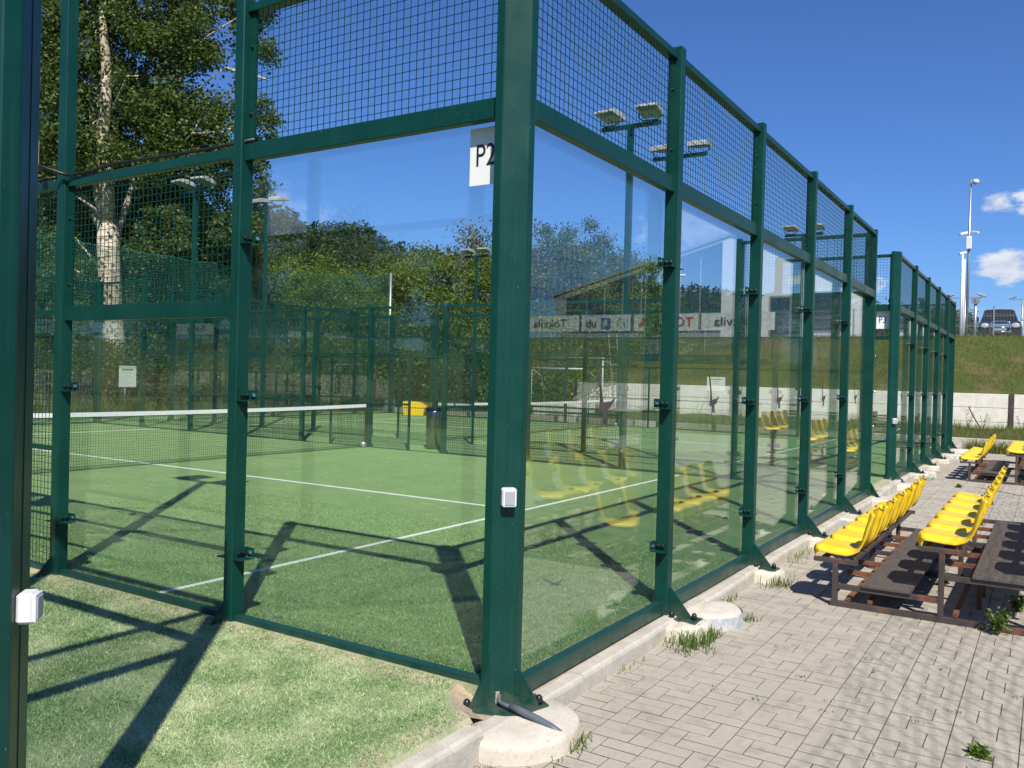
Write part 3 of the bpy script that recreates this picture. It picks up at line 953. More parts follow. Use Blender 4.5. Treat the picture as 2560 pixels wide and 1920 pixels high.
# nets
def build_net(oy, label):
    t = thing('padel_net', label, 'net', (-10.03, oy + 5.03, 0), 0, 'padel nets')
    mb = MB(); rad = .0016; n = 230
    for i in range(n + 1):
        y = -4.9 + 9.8 * i / n
        mb.box(-rad, rad, y - rad, y + rad, .02, .86)
    for j in range(21):
        z = .02 + .042 * j
        mb.box(-rad, rad, -4.9, 4.9, z - rad, z + rad)
    link('netting', mb.mesh('netting', 'black_net'), t)
    b = MB()
    for i in range(24):
        y0 = -4.93 + 9.86 * i / 24; y1 = -4.93 + 9.86 * (i + 1) / 24
        za = -.045 * (1 - (abs((y0) / 4.93)) ** 2); zb = -.045 * (1 - (abs((y1) / 4.93)) ** 2)
        s = len(b.v)
        for (yy, zz) in ((y0, za), (y1, zb)):
            b.v += [(-.012, yy, .855 + zz), (.012, yy, .855 + zz), (.012, yy, .92 + zz), (-.012, yy, .92 + zz)]
        for k in range(4): b.f.append((s + k, s + (k + 1) % 4, s + 4 + (k + 1) % 4, s + 4 + k))
    link('top_band', b.mesh('top_band', 'paper_white'), t)
    link('bottom_cord', MB().tube([(0, -4.9, .02), (0, 4.9, .02)], .006, 6).mesh('bottom_cord', 'black_net'), t)
    for s in (-1, 1):
        link('net_post', MB().box(-.03, .03, s * 4.96 - .02, s * 4.96 + .02, 0, .93).mesh('net_post', 'black_net'), t)
        link('winch', MB().lathe([(.05, 0), (.07, .02), (.07, .09), (.05, .12)], 12, 0, s * 4.88).mesh('winch', 'galvanised', True), t)


build_net(0.0, 'black padel net with white top band across court P2')
build_net(12.36, 'black padel net with white top band across court P3')


# signs, switches, stickers, cable
def court_sign(txt, loc, label):
    t = thing('court_sign', label, 'sign', loc, 0, 'paper court number signs')
    link('sheet', MB().box(-.105, .105, -.0015, .0015, -.15, .15).mesh('sheet', 'paper_white'), t)
    o = link('lettering', text_mesh(txt, .165, 'ink_black', .0006, 0.80), t, (-.005, -.0026, .0)); o.rotation_euler = (R(90), 0, 0)
    return t


court_sign('P2', (-.247, .0558, 2.742), 'white paper sign reading P2 behind glass at the corner column')
court_sign('P3', (-.247, 12.36 + .0558, 2.742), 'white paper sign reading P3 behind glass at the corner column')


def switch_box(x, y, z, sx, sy, label, sc=1.0):
    n = Vector((sx, sy, 0)).normalized()
    t = thing('light_switch', label, 'switch', (x, y, z), math.atan2(n.y, n.x), 'light switches on the corner columns')
    t.scale = (sc, sc, sc)
    link('housing', cached('swh', lambda: MB().box(.0, .052, -.037, .037, -.048, .048).mesh('housing', 'white_plastic', bevel=0.009)), t)
    link('frame_rim', cached('swr', lambda: MB().box(.050, .058, -.034, .034, -.044, .044).mesh('frame_rim', 'white_plastic', bevel=0.003)), t)
    link('rocker', cached('swk', lambda: MB().box(.056, .062, -.026, .026, -.036, .034).mesh('rocker', 'grey_plastic', bevel=0.002)), t)


switch_box(-.020, -.011, .985, 1, -1, 'small white light switch box on the P2 corner column')
switch_box(-.020, 12.36 - .011, .985, 1, -1, 'small white light switch box on the P3 corner column')
switch_box(.0135, -2.4268, .955, 1, 1, 'pale light switch box on the dark corner column beside the turf gap', .84)

BIRD = [(0, 0), (.030, .018), (.055, .012), (.09, .022), (.135, .018), (.175, .036), (.215, .050), (.190, .022), (.165, .005), (.145, -.022), (.115, -.030), (.085, -.034), (.095, -.075), (.110, -.110), (.095, -.116),
        (.075, -.098), (.050, -.112), (.046, -.082), (.022, -.150), (.012, -.142), (.030, -.075), (.018, -.045), (.004, -.040), (-.018, -.050), (-.034, -.036), (-.030, -.012), (-.020, .010),
        (-.004, .018), (-.014, .070), (-.030, .120), (-.052, .175), (-.066, .240), (-.072, .300), (-.060, .262), (-.050, .270), (-.038, .232), (-.018, .185), (.000, .130), (.010, .080), (.014, .030)]


def bird_mesh():
    bm = bmesh.new()
    pts = BIRD[:]
    # outline as one polygon (wing raised, tail down), two sheets 0.6 mm apart
    order = BIRD[1:27] + BIRD[27:]
    vs = [bm.verts.new((0.0, y, z)) for (y, z) in order]
    f = bm.faces.new(vs)
    bmesh.ops.triangulate(bm, faces=[f])
    r = bmesh.ops.extrude_face_region(bm, geom=list(bm.faces))
    for e in r['geom']:
        if isinstance(e, bmesh.types.BMVert): e.co.x -= .0008
    bmesh.ops.recalc_face_normals(bm, faces=list(bm.faces))
    me = bpy.data.meshes.new('bird_sticker'); bm.to_mesh(me); bm.free(); me.materials.append(M['sticker_grey']); return me


bird = bird_mesh()
ORD = ['first', 'second', 'third', 'fourth', 'fifth']
for ci, (oy, nm) in enumerate(((0.0, 'P2'), (12.36, 'P3'))):
    for i in range(5):
        o = link('bird_sticker', bird, None, (-.0615, oy + 1.10 + 2.0 * i, 1.43)); o.scale = (1, .95, .88)
        tag(o, 'flying bird silhouette sticker on the %s glass end panel from the %s sign' % (ORD[i], nm), 'sticker', 'bird stickers on glass')

tag(link('black_cable', MB().tube([(-1.95, -.02, 3.025), (-2.4, -.02, 3.022), (-2.9, -.02, 3.03), (-3.4, -.03, 3.04), (-3.7, -.03, 3.02), (-3.95, -.035, 3.012), (-4.0, -.075, 3.02), (-4.08, -.17, 3.055), (-4.17, -.19, 3.085)], .012, 8).mesh('black_cable', 'black_plastic', True)),
    'black cable lying along the top rail and tied round the mast', 'cable')
tag(link('cable_run', MB().tube([(-4.19, -.02, 3.022), (-5.2, -.02, 3.02), (-6.5, -.02, 3.02), (-8, -.02, 3.02)], .012, 8).mesh('cable_run', 'black_plastic', True)), 'black cable on the top mesh rail beyond the mast', 'cable')
tag(link('wood_block', MB().box(-4.215, -4.165, -.20, -.16, 3.03, 3.27).mesh('wood_block', 'pale_wood', bevel=0.004)), 'pale wooden block tied beside the mast above the rail', 'block')
tag(link('conduit', MB().tube([(-.012, -.05, -.005), (-.006, -.062, -.036), (.03, -.078, -.034), (.08, -.090, -.032)], .010, 8).tube([(.075, -.089, -.030), (.15, -.092, -.038), (.23, -.094, -.052), (.31, -.098, -.068), (.375, -.106, -.086)], [.0165, .0175, .0175, .017, .015], 12).mesh('conduit', 'conduit_grey', True)),
    'grey plastic conduit with black cable curving from the column into concrete', 'conduit')


# ------------------------------------------------------------------ concrete footings
def footing(name, cx, cy, r, z1, label, mat='concrete', collar=False, sq=1.0, rot=0.0, seed=0):
    rr = random.Random(seed)
    ph = [rr.uniform(0, 6.28) for _ in range(6)]
    mb = MB(); seg = 40
    rings = [(1.0, -.30), (1.005, z1 - .03), (.985, z1 - .008), (.955, z1), (.55, z1 + .004), (.02, z1 + .006)]
    for (k, z) in rings:
        for i in range(seg):
            t = 2 * math.pi * i / seg
            w = 1 + .018 * math.sin(3 * t + ph[0]) + .012 * math.sin(7 * t + ph[1]) + .008 * math.sin(13 * t + ph[2])
            x = r * k * w * math.cos(t); y = r * k * w * math.sin(t) * sq
            zz = z + (.004 * math.sin(5 * t + ph[3] + k * 3) if z > -.2 else 0)
            mb.v.append((x * math.cos(rot) - y * math.sin(rot), x * math.sin(rot) + y * math.cos(rot), zz))
    for j in range(len(rings) - 1):
        for i in range(seg):
            a = j * seg + i; b = j * seg + (i + 1) % seg
            mb.f.append((a, b, b + seg, a + seg))
    mb.f.append(tuple((len(rings) - 1) * seg + i for i in range(seg)))
    t = thing(name, label, 'footing', (cx, cy, 0), 0, 'concrete post footings along the kerb')
    link('concrete_pad', mb.mesh('concrete_pad', mat, True), t)
    if collar:
        cb = MB(); sg = 24
        for (k, z) in ((1.012, -.28), (1.012, z1 - .012), (1.0, z1 - .006)):
            for i in range(sg + 1):
                a = R(-110) + R(200) * i / sg
                x = r * k * 1.012 * math.cos(a); y = r * k * 1.012 * math.sin(a) * sq
                cb.v.append((x, y, z))
        n = sg + 1
        for j in range(2):
            for i in range(sg): cb.f.append((j * n + i, j * n + i + 1, (j + 1) * n + i + 1, (j + 1) * n + i))
        link('pipe_collar', cb.mesh('pipe_collar', 'pipe_collar', True), t)
    return t


for oy, nm in ((0.0, 'P2'), (12.36, 'P3')):
    footing('concrete_footing', .085, oy - .10, .335, -.076, 'large round concrete footing carrying the %s corner column' % nm, seed=1 + int(oy), rot=.4)
    footing('concrete_footing', .13, oy + 2.00, .215, -.076, 'small weedy round footing under the first post after the %s corner column' % nm, seed=3 + int(oy))
    footing('concrete_footing', .165, oy + 2.42, .275, -.070, 'flat half-round footing with grey pipe collar past the first post of %s' % nm, collar=True, seed=5 + int(oy))
    footing('concrete_footing', .13, oy + 4.03, .20, -.076, 'small round footing under the second post after the %s corner column' % nm, seed=7 + int(oy))
    footing('concrete_footing', .13, oy + 6.03, .20, -.076, 'chipped small footing under the third post after the %s corner column' % nm, seed=9 + int(oy))
    footing('concrete_footing', .18, oy + 7.72, .30, -.070, 'wide footing with grey pipe collar before the fourth post of %s' % nm, collar=True, seed=11 + int(oy))
    footing('concrete_footing', .16, oy + 9.93, .33, -.074, 'broken-edged footing under the far corner column of %s' % nm, sq=1.05, seed=13 + int(oy))


# ------------------------------------------------------------------ yellow seats on steel frames
def seat_mesh():
    # profile along the seat: front lip -> pan -> bend -> back ; local -x is the front
    prof = [(-.205, -.055), (-.215, -.015), (-.205, .020), (-.175, .034), (-.10, .030), (-.02, .022), (.06, .020), (.115, .028), (.150, .055), (.172, .10), (.190, .16), (.205, .22), (.220, .285), (.232, .335), (.240, .352), (.246, .350)]
    n = len(prof); nu = 13
    V = []; F = []
    for i, (px, pz) in enumerate(prof):
        s = i / (n - 1)
        for j in range(nu):
            u = -1 + 2 * j / (nu - 1)
            half = .210
            if i >= 9:
                k = (i - 9) / (n - 10); half = .210 - .022 * k ** 1.5
            e = max(0.0, (abs(u) - .70) / .30)
            if i < 7:           # pan: rim rolls down at the sides
                dx = 0; dz = .012 * (u * u) - .055 * e ** 2
                if i <= 2: dx = .045 * u ** 4
            else:               # back: sides sweep forward a little then roll to the rear
                k = min(1, (i - 7) / 3)
                dx = -.030 * u * u * k + .050 * e ** 2 * k; dz = -.03 * e ** 2 * (1 - k) - (.035 * max(0, abs(u) - .55) ** 1.5 / .3 if i > n - 5 else 0)
            V.append((px + dx, u * half, pz + dz))
    for i in range(n - 1):
        for j in range(nu - 1):
            a = i * nu + j; F.append((a, a + 1, a + nu + 1, a + nu))
    me = bpy.data.meshes.new('seat'); me.from_pydata(V, [], F)
    bm = bmesh.new(); bm.from_mesh(me)
    bmesh.ops.subdivide_edges(bm, edges=list(bm.edges), cuts=1, smooth=0.6, use_grid_fill=True)
    bmesh.ops.recalc_face_normals(bm, faces=list(bm.faces))
    bmesh.ops.solidify(bm, geom=list(bm.faces), thickness=.005)
    bm.to_mesh(me); bm.free()
    me.materials.append(M['seat_yellow']); me.polygons.foreach_set('use_smooth', [True] * len(me.polygons)); me.update()
    return me


SEAT = seat_mesh()


def bleacher(x, y, label, rz=0.0):
    """two tiers of seats facing -x; frame runs along +y from the near end; z from paving"""
    t = thing('seat_stand', label, 'seat stand', (x, y, PAVE_Z), rz, 'yellow seat stands by the courts')
    g = 0.0
    LEN = 3.34
    def beam(nm, x0, x1, y0, y1, z0, z1, mat='brown_steel'):
        return link(nm, MB().box(x0, x1, y0, y1, z0, z1).mesh(nm, mat, bevel=0.002), t)
    tiers = [(0.0, .375), (.755, .555), (1.51, .735)]
    for fi, fy in enumerate((0.0, LEN / 2, LEN - .04)):
        beam('ground_beam', -.03, 2.55, fy, fy + .04, 0.0, .045)
        for (tx, tz) in tiers:
            beam('leg', tx - .02, tx + .02, fy, fy + .04, .045, tz - .035)
            beam('seat_bearer', tx - .165, tx + .165, fy, fy + .04, tz - .035, tz)
        for (tx, tz) in tiers[:2]:
            beam('step_bearer', tx + .02, tx + .735, fy, fy + .04, tz - .235, tz - .195)
    for fy in (.6, 1.1, 2.2, 2.7):
        for (tx, tz) in tiers[:2]:
            beam('cross_bar', tx - .02, tx + .22, fy, fy + .035, tz - .235, tz - .20, 'rust_steel')
            beam('stub_leg', tx + .20, tx + .235, fy, fy + .035, .0, tz - .20, 'rust_steel')
    for (tx, tz) in tiers:
        beam('long_beam', tx - .12, tx - .085, .042, LEN - .042, tz - .034, tz - .002)
        beam('long_beam', tx + .10, tx + .135, .042, LEN - .042, tz - .034, tz - .002)
        beam('foot_rail', tx + .08, tx + .115, .042, LEN - .042, .046, .078, 'rust_steel')
    beam('foot_rail', .24, .275, .042, LEN - .042, .046, .078, 'rust_steel')
    for (tx, tz) in tiers[:2]:
        beam('foot_plank', tx + .205, tx + .555, -.02, LEN - .2, tz - .193, tz - .168, 'plank_brown')
    for ti, (tx, tz) in enumerate(tiers):
        for k in range(6):
            o = link('seat', SEAT, t, (tx + .025, .225 + .557 * k + random.gauss(0, .004), tz + .055)); o.rotation_euler = (0, random.gauss(0, .012), random.gauss(0, .015))
    return t


bleacher(.868, 3.45, 'yellow plastic seats in rows on a rusty brown frame on the pavers beside P2')
bleacher(1.02, 14.45, 'yellow plastic seats in rows on a brown frame on the pavers beside P3')


# ------------------------------------------------------------------ plants
def leaves(centers, spread, per, size, droop=0.3, seed=1, asp=0.62):
    r = np.random.default_rng(seed)
    C = np.repeat(np.asarray(centers, float), per, 0); n = len(C)
    S = np.repeat(np.asarray(spread, float).reshape(-1, 1) if np.ndim(spread) else np.full((len(centers), 1), spread), per, 0)
    P = C + r.normal(0, 1, (n, 3)) * S * np.array([1, 1, .8])
    nrm = r.normal(0, 1, (n, 3)); nrm[:, 2] = np.abs(nrm[:, 2]) * .8 + .25; nrm /= np.linalg.norm(nrm, axis=1)[:, None]
    d = r.normal(0, 1, (n, 3)); d[:, 2] -= droop; d -= nrm * (d * nrm).sum(1)[:, None]; d /= np.linalg.norm(d, axis=1)[:, None]
    w = np.cross(nrm, d)
    L = size * r.uniform(.65, 1.3, (n, 1)); W = L * asp * .5
    V = np.stack([P, P + d * L * .45 + w * W + nrm * L * .06, P + d * L, P + d * L * .45 - w * W + nrm * L * .06], 1)
    return V.reshape(-1, 3), np.arange(4 * n).reshape(-1, 4)


def tree_meshes(name, seed, h, cr, base, nclump, per, lsize, leafmat, barkmat, tr, squash=1.0, spread=.45, open_=0.25):
    r = random.Random(seed); nr = np.random.default_rng(seed)
    cz = base + (h - base) * .52; hz = (h - base) * .5
    ph = nr.uniform(0, 6.28, 8)
    cl = []
    while len(cl) < nclump:
        d = nr.normal(0, 1, 3); d /= np.linalg.norm(d)
        k = nr.random() ** .33
        az_ = math.atan2(d[1], d[0]); lump = 1 + .22 * math.sin(3 * az_ + ph[0]) * math.cos(2 * d[2] + ph[1]) + .16 * math.sin(5 * az_ + ph[2] + 3 * d[2]) + .12 * math.sin(9 * az_ + ph[3]) * math.sin(6 * d[2] + ph[4])
        taper = 1 - .25 * max(0, d[2])
        cl.append((d[0] * k * cr * lump * taper, d[1] * k * cr * lump * taper * squash, cz + d[2] * k * hz * (1 + .12 * math.sin(4 * az_ + ph[5]))))
    cl = np.array(cl)
    V, F = leaves(cl, nr.uniform(.6, 1.25, nclump) * spread, per, lsize, seed=seed + 5)
    crown = np_mesh(name + '_crown', V, F, leafmat)
    mb = MB()
    top = cz + hz * .55
    tp = []; n = 8
    wob = [(r.gauss(0, .03) * h * .1, r.gauss(0, .03) * h * .1) for _ in range(n + 1)]
    for i in range(n + 1):
        z = -.4 + (top + .4) * i / n; tp.append((wob[i][0] * i / n * 4, wob[i][1] * i / n * 4, z))
    mb.tube(tp, [tr * (1 - .85 * i / n) * (1.25 if i == 0 else 1) for i in range(n + 1)], 8)
    for c in cl[nr.choice(nclump, min(nclump, 26), False)]:
        z0 = max(base * .6, min(top * .95, c[2] - abs(nr.normal(.9, .4)) * (h * .12)))
        f = (z0 + .4) / (top + .4) * n; i = min(n - 1, max(0, int(f))); a = Vector(tp[i]).lerp(Vector(tp[i + 1]), f - i)
        e = Vector(c); mid = a.lerp(e, .5) + Vector((0, 0, .06 * h * nr.random() * .5))
        k = tr * (1 - .8 * f / n)
        mb.tube([a, mid, e], [k * .5, k * .3, .008], 5, False)
    trunk = mb.mesh(name + '_trunk', barkmat, True)
    return crown, trunk


TREES = {}


def plant_tree(kind, meshes, x, y, label, cat='tree', group=None, rz=0, sc=1.0, zo=None, name='tree'):
    z = float(height(np.array(x), np.array(y))) if zo is None else zo
    t = thing(name, label, cat, (x, y, z), rz, group); t.scale = (sc, sc, sc)
    link('crown', meshes[0], t); link('trunk', meshes[1], t)
    return t


TR_A = tree_meshes('broad', 21, 9.0, 3.6, 1.2, 86, 310, .17, 'leaf_light', 'bark_dark', .17, spread=.40)
TR_B = tree_meshes('mixed', 22, 9.5, 3.2, 0.8, 84, 310, .165, 'leaf_mid', 'bark_dark', .18, spread=.40)
TR_C = tree_meshes('dry', 23, 9.5, 3.3, 1.0, 84, 300, .175, 'leaf_dry', 'bark_dark', .17, spread=.42)
SH_A = tree_meshes('shrub', 31, 3.6, 2.2, 0.05, 150, 60, .15, 'leaf_mid', 'bark_dark', .06, spread=.34)
SH_B = tree_meshes('shrub_b', 32, 3.2, 2.0, 0.05, 140, 60, .15, 'leaf_light', 'bark_dark', .06, spread=.33)
KIND = {'A': TR_A, 'B': TR_B, 'C': TR_C, 'S': SH_A, 'T': SH_B}

rowT = [  # px, depth, kind, scale
    (640, 41, 'B', .66), (735, 46, 'A', .86), (845, 43, 'A', .76), (940, 47, 'B', .84), (1035, 45, 'A', .88), (1110, 40, 'A', .80), (1190, 42, 'C', .90), (1290, 44, 'C', .86), (1375, 41, 'B', .84),
    (1470, 44, 'B', .80), (1560, 47, 'A', .72), (1620, 52, 'B', .62), (520, 40, 'B', .95), (400, 36, 'B', 1.15), (300, 38, 'A', 1.2), (160, 34, 'B', 1.2), (60, 36, 'C', 1.2), (-80, 36, 'B', 1.2)]
LBL = {'A': 'yellow-green leafy tree in the belt behind the courts', 'B': 'mid-green bushy tree in the belt behind the courts', 'C': 'tree with browning leaves in the belt behind the courts'}
TLBL = {1110: 'yellow-green tree just before the far P3 floodlight mast', 1190: 'tall browning tree behind the P2 corner column', 1290: 'browning tree behind the first P2 glass panel next to the corner column',
        1375: 'rounded mid-green tree behind the first P2 glass panel', 1470: 'mid-green tree behind the first P2 glass panel near its first post', 1560: 'low yellow-green tree beside the white street lamp',
        1620: 'small mid-green tree next to the white street lamp', 735: 'yellow-green tree behind the green net, under the wooded hill', 845: 'yellow-green tree behind the green net, towards its grey pole',
        940: 'mid-green tree behind the grey pole of the ball-stop net', 1035: 'yellow-green tree between the grey net pole and the far floodlight mast', 640: 'low mid-green tree behind the mast that stands against the hill'}
for i, (px, dep, k, s) in enumerate(rowT):
    p = at(px, 1000, dep)
    plant_tree(k, KIND[k], p.x, p.y, TLBL.get(px, LBL[k]), group='trees of the belt, ' + {'A': 'yellow-green', 'B': 'mid-green', 'C': 'browning'}[k], rz=i * 1.7, sc=s)
rowS = [(110, 29), (200, 30.5), (330, 31), (420, 31.5), (500, 33), (585, 33), (660, 34.5), (740, 35), (820, 35.5), (905, 36.5), (985, 37), (1060, 37.5), (1135, 36.5), (1215, 37), (1300, 38), (1390, 39), (1480, 42), (1560, 44), (30, 28), (1120, 39.5), (1210, 40), (1320, 41)]
for i, (px, dep) in enumerate(rowS):
    p = at(px, 1000, dep); k = 'ST'[i % 2]
    plant_tree(k, KIND[k], p.x, p.y, {'S': 'dense mid-green shrub under the tree belt behind the wire fence', 'T': 'loose yellow-green shrub under the tree belt behind the wire fence'}[k], 'shrub',
               'shrubs under the trees, ' + {'S': 'mid-green', 'T': 'yellow-green'}[k], rz=i * 2.3, sc=.78 + .3 * random.random(), name='shrub')


for i, (x, y) in enumerate([(-44, -30), (-37, -33), (-30, -31), (-23, -34), (-16, -32), (-9, -34), (-2, -33), (-50, -24), (-55, -16)]):
    k = 'BAC'[i % 3]
    plant_tree(k, KIND[k], x, y, 'leafy tree on the far side of the courts, mirrored dimly in the side glass', group='trees on the far side of the courts', rz=i * 1.3, sc=1.1)


def poplar():
    b = at(285, 900, 28.5)
    base = Vector((b.x, b.y, -.1))
    t = thing('poplar_tree', 'tall poplar with pale forked trunk and dark glossy leaves behind the net', 'tree', base, 0)
    def P(px, py, dd=0.0):
        return at(px, py, 28.5 + dd) - base
    mb = MB()
    tr = [P(292, 1010), P(284, 880), P(277, 740), P(272, 640), P(270, 560)]
    tr[0].z = -.3
    mb.tube(tr, [.48, .40, .36, .36, .34], 12)
    stems = [[P(270, 560), P(252, 480, .3), P(244, 380, .5), P(238, 240, .8), P(246, 120, .9), P(232, -60, 1.0), P(225, -260, 1.2)],
             [P(270, 565), P(268, 470, -.4), P(258, 330, -.6), P(268, 180, -.7), P(255, 30, -.8), P(270, -200, -1.0)],
             [P(276, 640), P(330, 470, .8), P(345, 330, 1.1), P(352, 200, 1.2), P(420, 60, 1.3), P(470, -120, 1.4)],
             [P(270, 600, .3), P(205, 480, 1.0), P(165, 330, 1.3), P(190, 160, 1.5), P(150, -60, 1.7)]]
    rad = [[.26, .25, .23, .20, .17, .12, .06], [.26, .24, .21, .17, .12, .06], [.12, .10, .085, .07, .045, .02], [.16, .14, .12, .08, .05]]
    for s, k in zip(stems, rad): mb.tube(s, k, 9)
    twigs = [[P(258, 690), P(225, 640, -.4), P(185, 590, -.6), P(165, 575, -.6)], [P(262, 560), P(235, 520, -.8), P(190, 490, -1.2)], [P(278, 740), P(215, 690, -.9), P(165, 665, -1.3)], [P(345, 340, 1.1), P(425, 290, -.1), P(505, 215, -.8), P(560, 170, -.9)],
             [P(330, 470, .8), P(410, 400, -.2), P(480, 335, -1.1), P(500, 300, -1.2)], [P(258, 330), P(320, 190, -1.4), P(345, 190, -1.6)], [P(352, 200, 1.2), P(440, 170, .4), P(520, 90, -.6), P(600, 40, -.8)], [P(420, 60, 1.3), P(520, -20, .4), P(640, -60, -.6)],
             [P(165, 330), P(110, 270, .4), P(60, 250, .6)], [P(244, 380), P(180, 270, -.6), P(120, 240, -1)], [P(238, 240), P(150, 120, .8), P(80, 60, 1.0)], [P(480, 335, -1.1), P(560, 330, -1.2), P(640, 290, -1.2)], [P(560, 170, -.9), P(640, 190, -1), P(670, 200, -1)]]
    for s in twigs: mb.tube(s, [.055, .042, .03, .02][:len(s)], 6)
    link('trunk', mb.mesh('poplar_trunk', 'bark_pale', True), t)
    nr = np.random.default_rng(77)
    cl = []; sp = []
    def reg(n, x0, x1, y0, y1, d0, d1, s0, s1):
        for _ in range(n):
            v = P(nr.uniform(x0, x1), nr.uniform(y0, y1), nr.uniform(d0, d1)); cl.append(tuple(v)); sp.append(nr.uniform(s0, s1))
    reg(330, 60, 570, -420, 60, -2.2, 3.4, .22, .46)
    reg(130, 60, 520, 60, 460, .8, 3.6, .24, .48)
    reg(150, 60, 560, 40, 250, -2.0, 2.4, .18, .40)
    reg(120, 60, 430, 240, 470, -2.0, 2.4, .18, .38)
    reg(70, 380, 570, 250, 440, -1.8, 1.8, .16, .32)
    reg(40, 540, 660, 380, 600, -1.0, 1.0, .14, .26)
    reg(26, 590, 690, -80, 140, -1.2, .8, .14, .26)
    reg(16, 600, 690, 190, 350, -1.2, .8, .10, .20)
    reg(60, 60, 240, 480, 900, .3, 2.2, .16, .32)
    reg(40, 90, 240, 540, 860, -1.5, -.3, .14, .28)
    reg(55, 320, 560, 470, 760, .6, 2.6, .18, .36)
    reg(26, 320, 470, 520, 650, -1.6, -.2, .12, .24)
    reg(60, 300, 470, 700, 1000, -.2, 1.6, .16, .32)
    reg(40, 180, 300, 830, 1000, -.9, .0, .16, .30)
    cl = np.array(cl)
    keep = []
    hx, hy = 520, 80     # keep small sky gaps open in the crown's right edge
    for c in cl:
        w = Vector(c) + base - CAM_POS; zc = w.dot(CAM_F); px = 1280 + FPX * w.dot(CAM_R) / zc; py = 960 - FPX * w.dot(CAM_U) / zc
        hole = (((px - 545) / 38) ** 2 + ((py - 75) / 45) ** 2 < 1) or (((px - 520) / 60) ** 2 + ((py - 205) / 42) ** 2 < 1) or (((px - 325) / 40) ** 2 + ((py - 330) / 26) ** 2 < 1)
        core = abs(px - 266) < 40 and zc < 29.2 and (520 < py < 860) or (abs(px - 256) < 30 and zc < 28.6 and 40 < py < 330)
        keep.append(not (hole or core))
    keep = np.array(keep)
    V, F = leaves(cl[keep], np.array(sp)[keep] * .95, 165, .115, droop=.5, seed=9, asp=.85)
    link('crown', np_mesh('poplar_crown', V, F, 'leaf_poplar'), t)


poplar()


# wooded hill as one mass
def forest():
    nr = np.random.default_rng(5)
    pts = []
    while len(pts) < 2300:
        yaw = nr.uniform(93.5, 153); r = 112 + 115 * nr.random() ** .7
        x = 2.28 + r * math.cos(R(yaw)); y = -3.6 + r * math.sin(R(yaw))
        if yaw < 101 and r < 170: continue
        pts.append((x, y))
    P = np.array(pts); Z = height(P[:, 0], P[:, 1])
    Vs = []; n0 = 190
    n = len(P); hh = nr.uniform(4.5, 9.0, n); rr = hh * nr.uniform(.22, .42, n)
    con = nr.random(n) < .5
    C = np.repeat(np.arange(n), n0)
    u = nr.random(len(C)); a = nr.uniform(0, 2 * np.pi, len(C))
    prof = np.where(con[C], (1 - u) ** .8, np.sqrt(np.clip(1 - (2 * u - 1) ** 2, 0, 1)) * 1.15)
    rad = rr[C] * prof * np.sqrt(nr.uniform(.25, 1, len(C)))
    Q = np.stack([P[C, 0] + rad * np.cos(a), P[C, 1] + rad * np.sin(a), Z[C] + .6 + hh[C] * (.12 + .88 * u)], -1)
    V, F = leaves(Q, .10, 1, .52, seed=6, asp=.85)
    o = link('wooded_hill', np_mesh('wooded_hill', V, F, 'leaf_forest'))
    tag(o, 'dark wooded hillside of pines and broadleaf trees', 'woodland', kind='stuff')


forest()


def grass_field():
    nr = np.random.default_rng(8)
    X = []; Y = []; H = []
    def add(n, x0, x1, y0, y1, h0, h1):
        X.append(nr.uniform(x0, x1, n)); Y.append(nr.uniform(y0, y1, n)); H.append(nr.uniform(h0, h1, n) * nr.choice([.6, 1, 1, 1.5], n))
    add(42000, -21, 4, 24.1, 30.8, .05, .17); add(42000, -20, 7, 31.3, 36.2, .05, .16); add(16000, -30, -22.6, 6, 30, .10, .34); add(2500, .3, 2.4, 22.6, 23.4, .12, .30); add(9000, -26, -22.5, 9, 19, .3, .75)
    add(2500, -20, 4, 29.8, 30.9, .12, .32)
    x = np.concatenate(X); y = np.concatenate(Y); h = np.concatenate(H); n = len(x)
    z = height(x, y) - .02
    z = np.where((x > .1) & (y < 23.6), PAVE_Z, z)
    a = nr.uniform(0, 6.28, n); w = .004 + h * .025
    l = nr.normal(0, .35, (n, 2)) * h[:, None]
    V = np.stack([np.stack([x - w * np.cos(a), y - w * np.sin(a), z], -1), np.stack([x + w * np.cos(a), y + w * np.sin(a), z], -1), np.stack([x + l[:, 0], y + l[:, 1], z + h], -1)], 1)
    tag(link('wild_grass', np_mesh('wild_grass', V.reshape(-1, 3), np.arange(3 * n).reshape(-1, 3), 'grass_blade')), 'rough grass on the verge and embankment', 'grass', kind='stuff')


grass_field()


def tuft_mesh(seed, n, h, rx, ry):
    nr = np.random.default_rng(seed); V = []; F = []
    for i in range(n):
        x = nr.normal(0, rx); y = nr.normal(0, ry); a = nr.uniform(0, 6.28); hh = h * nr.uniform(.4, 1.2); w = .0028
        d = np.array([math.cos(a), math.sin(a)]) * hh * nr.uniform(.2, .9); s = len(V)
        px, py = -math.sin(a) * w, math.cos(a) * w
        V += [(x - px, y - py, 0), (x + px, y + py, 0), (x + d[0] * .45 + px * .8, y + d[1] * .45 + py * .8, hh * .7), (x + d[0] * .45 - px * .8, y + d[1] * .45 - py * .8, hh * .7), (x + d[0], y + d[1], hh * .85)]
        F += [(s, s + 1, s + 2, s + 3), (s + 3, s + 2, s + 4)]
    mb = MB(); mb.v = V; mb.f = F; return mb.mesh('grass_tuft', 'weed_leaf')


def tuft(x, y, seed, n, h, rx, ry, label, group=None, z=PAVE_Z):
    tag(link('grass_tuft', tuft_mesh(seed, n, h, rx, ry), None, (x, y, z - .006)), label, 'grass', group, kind='stuff' if n > 14 else None)


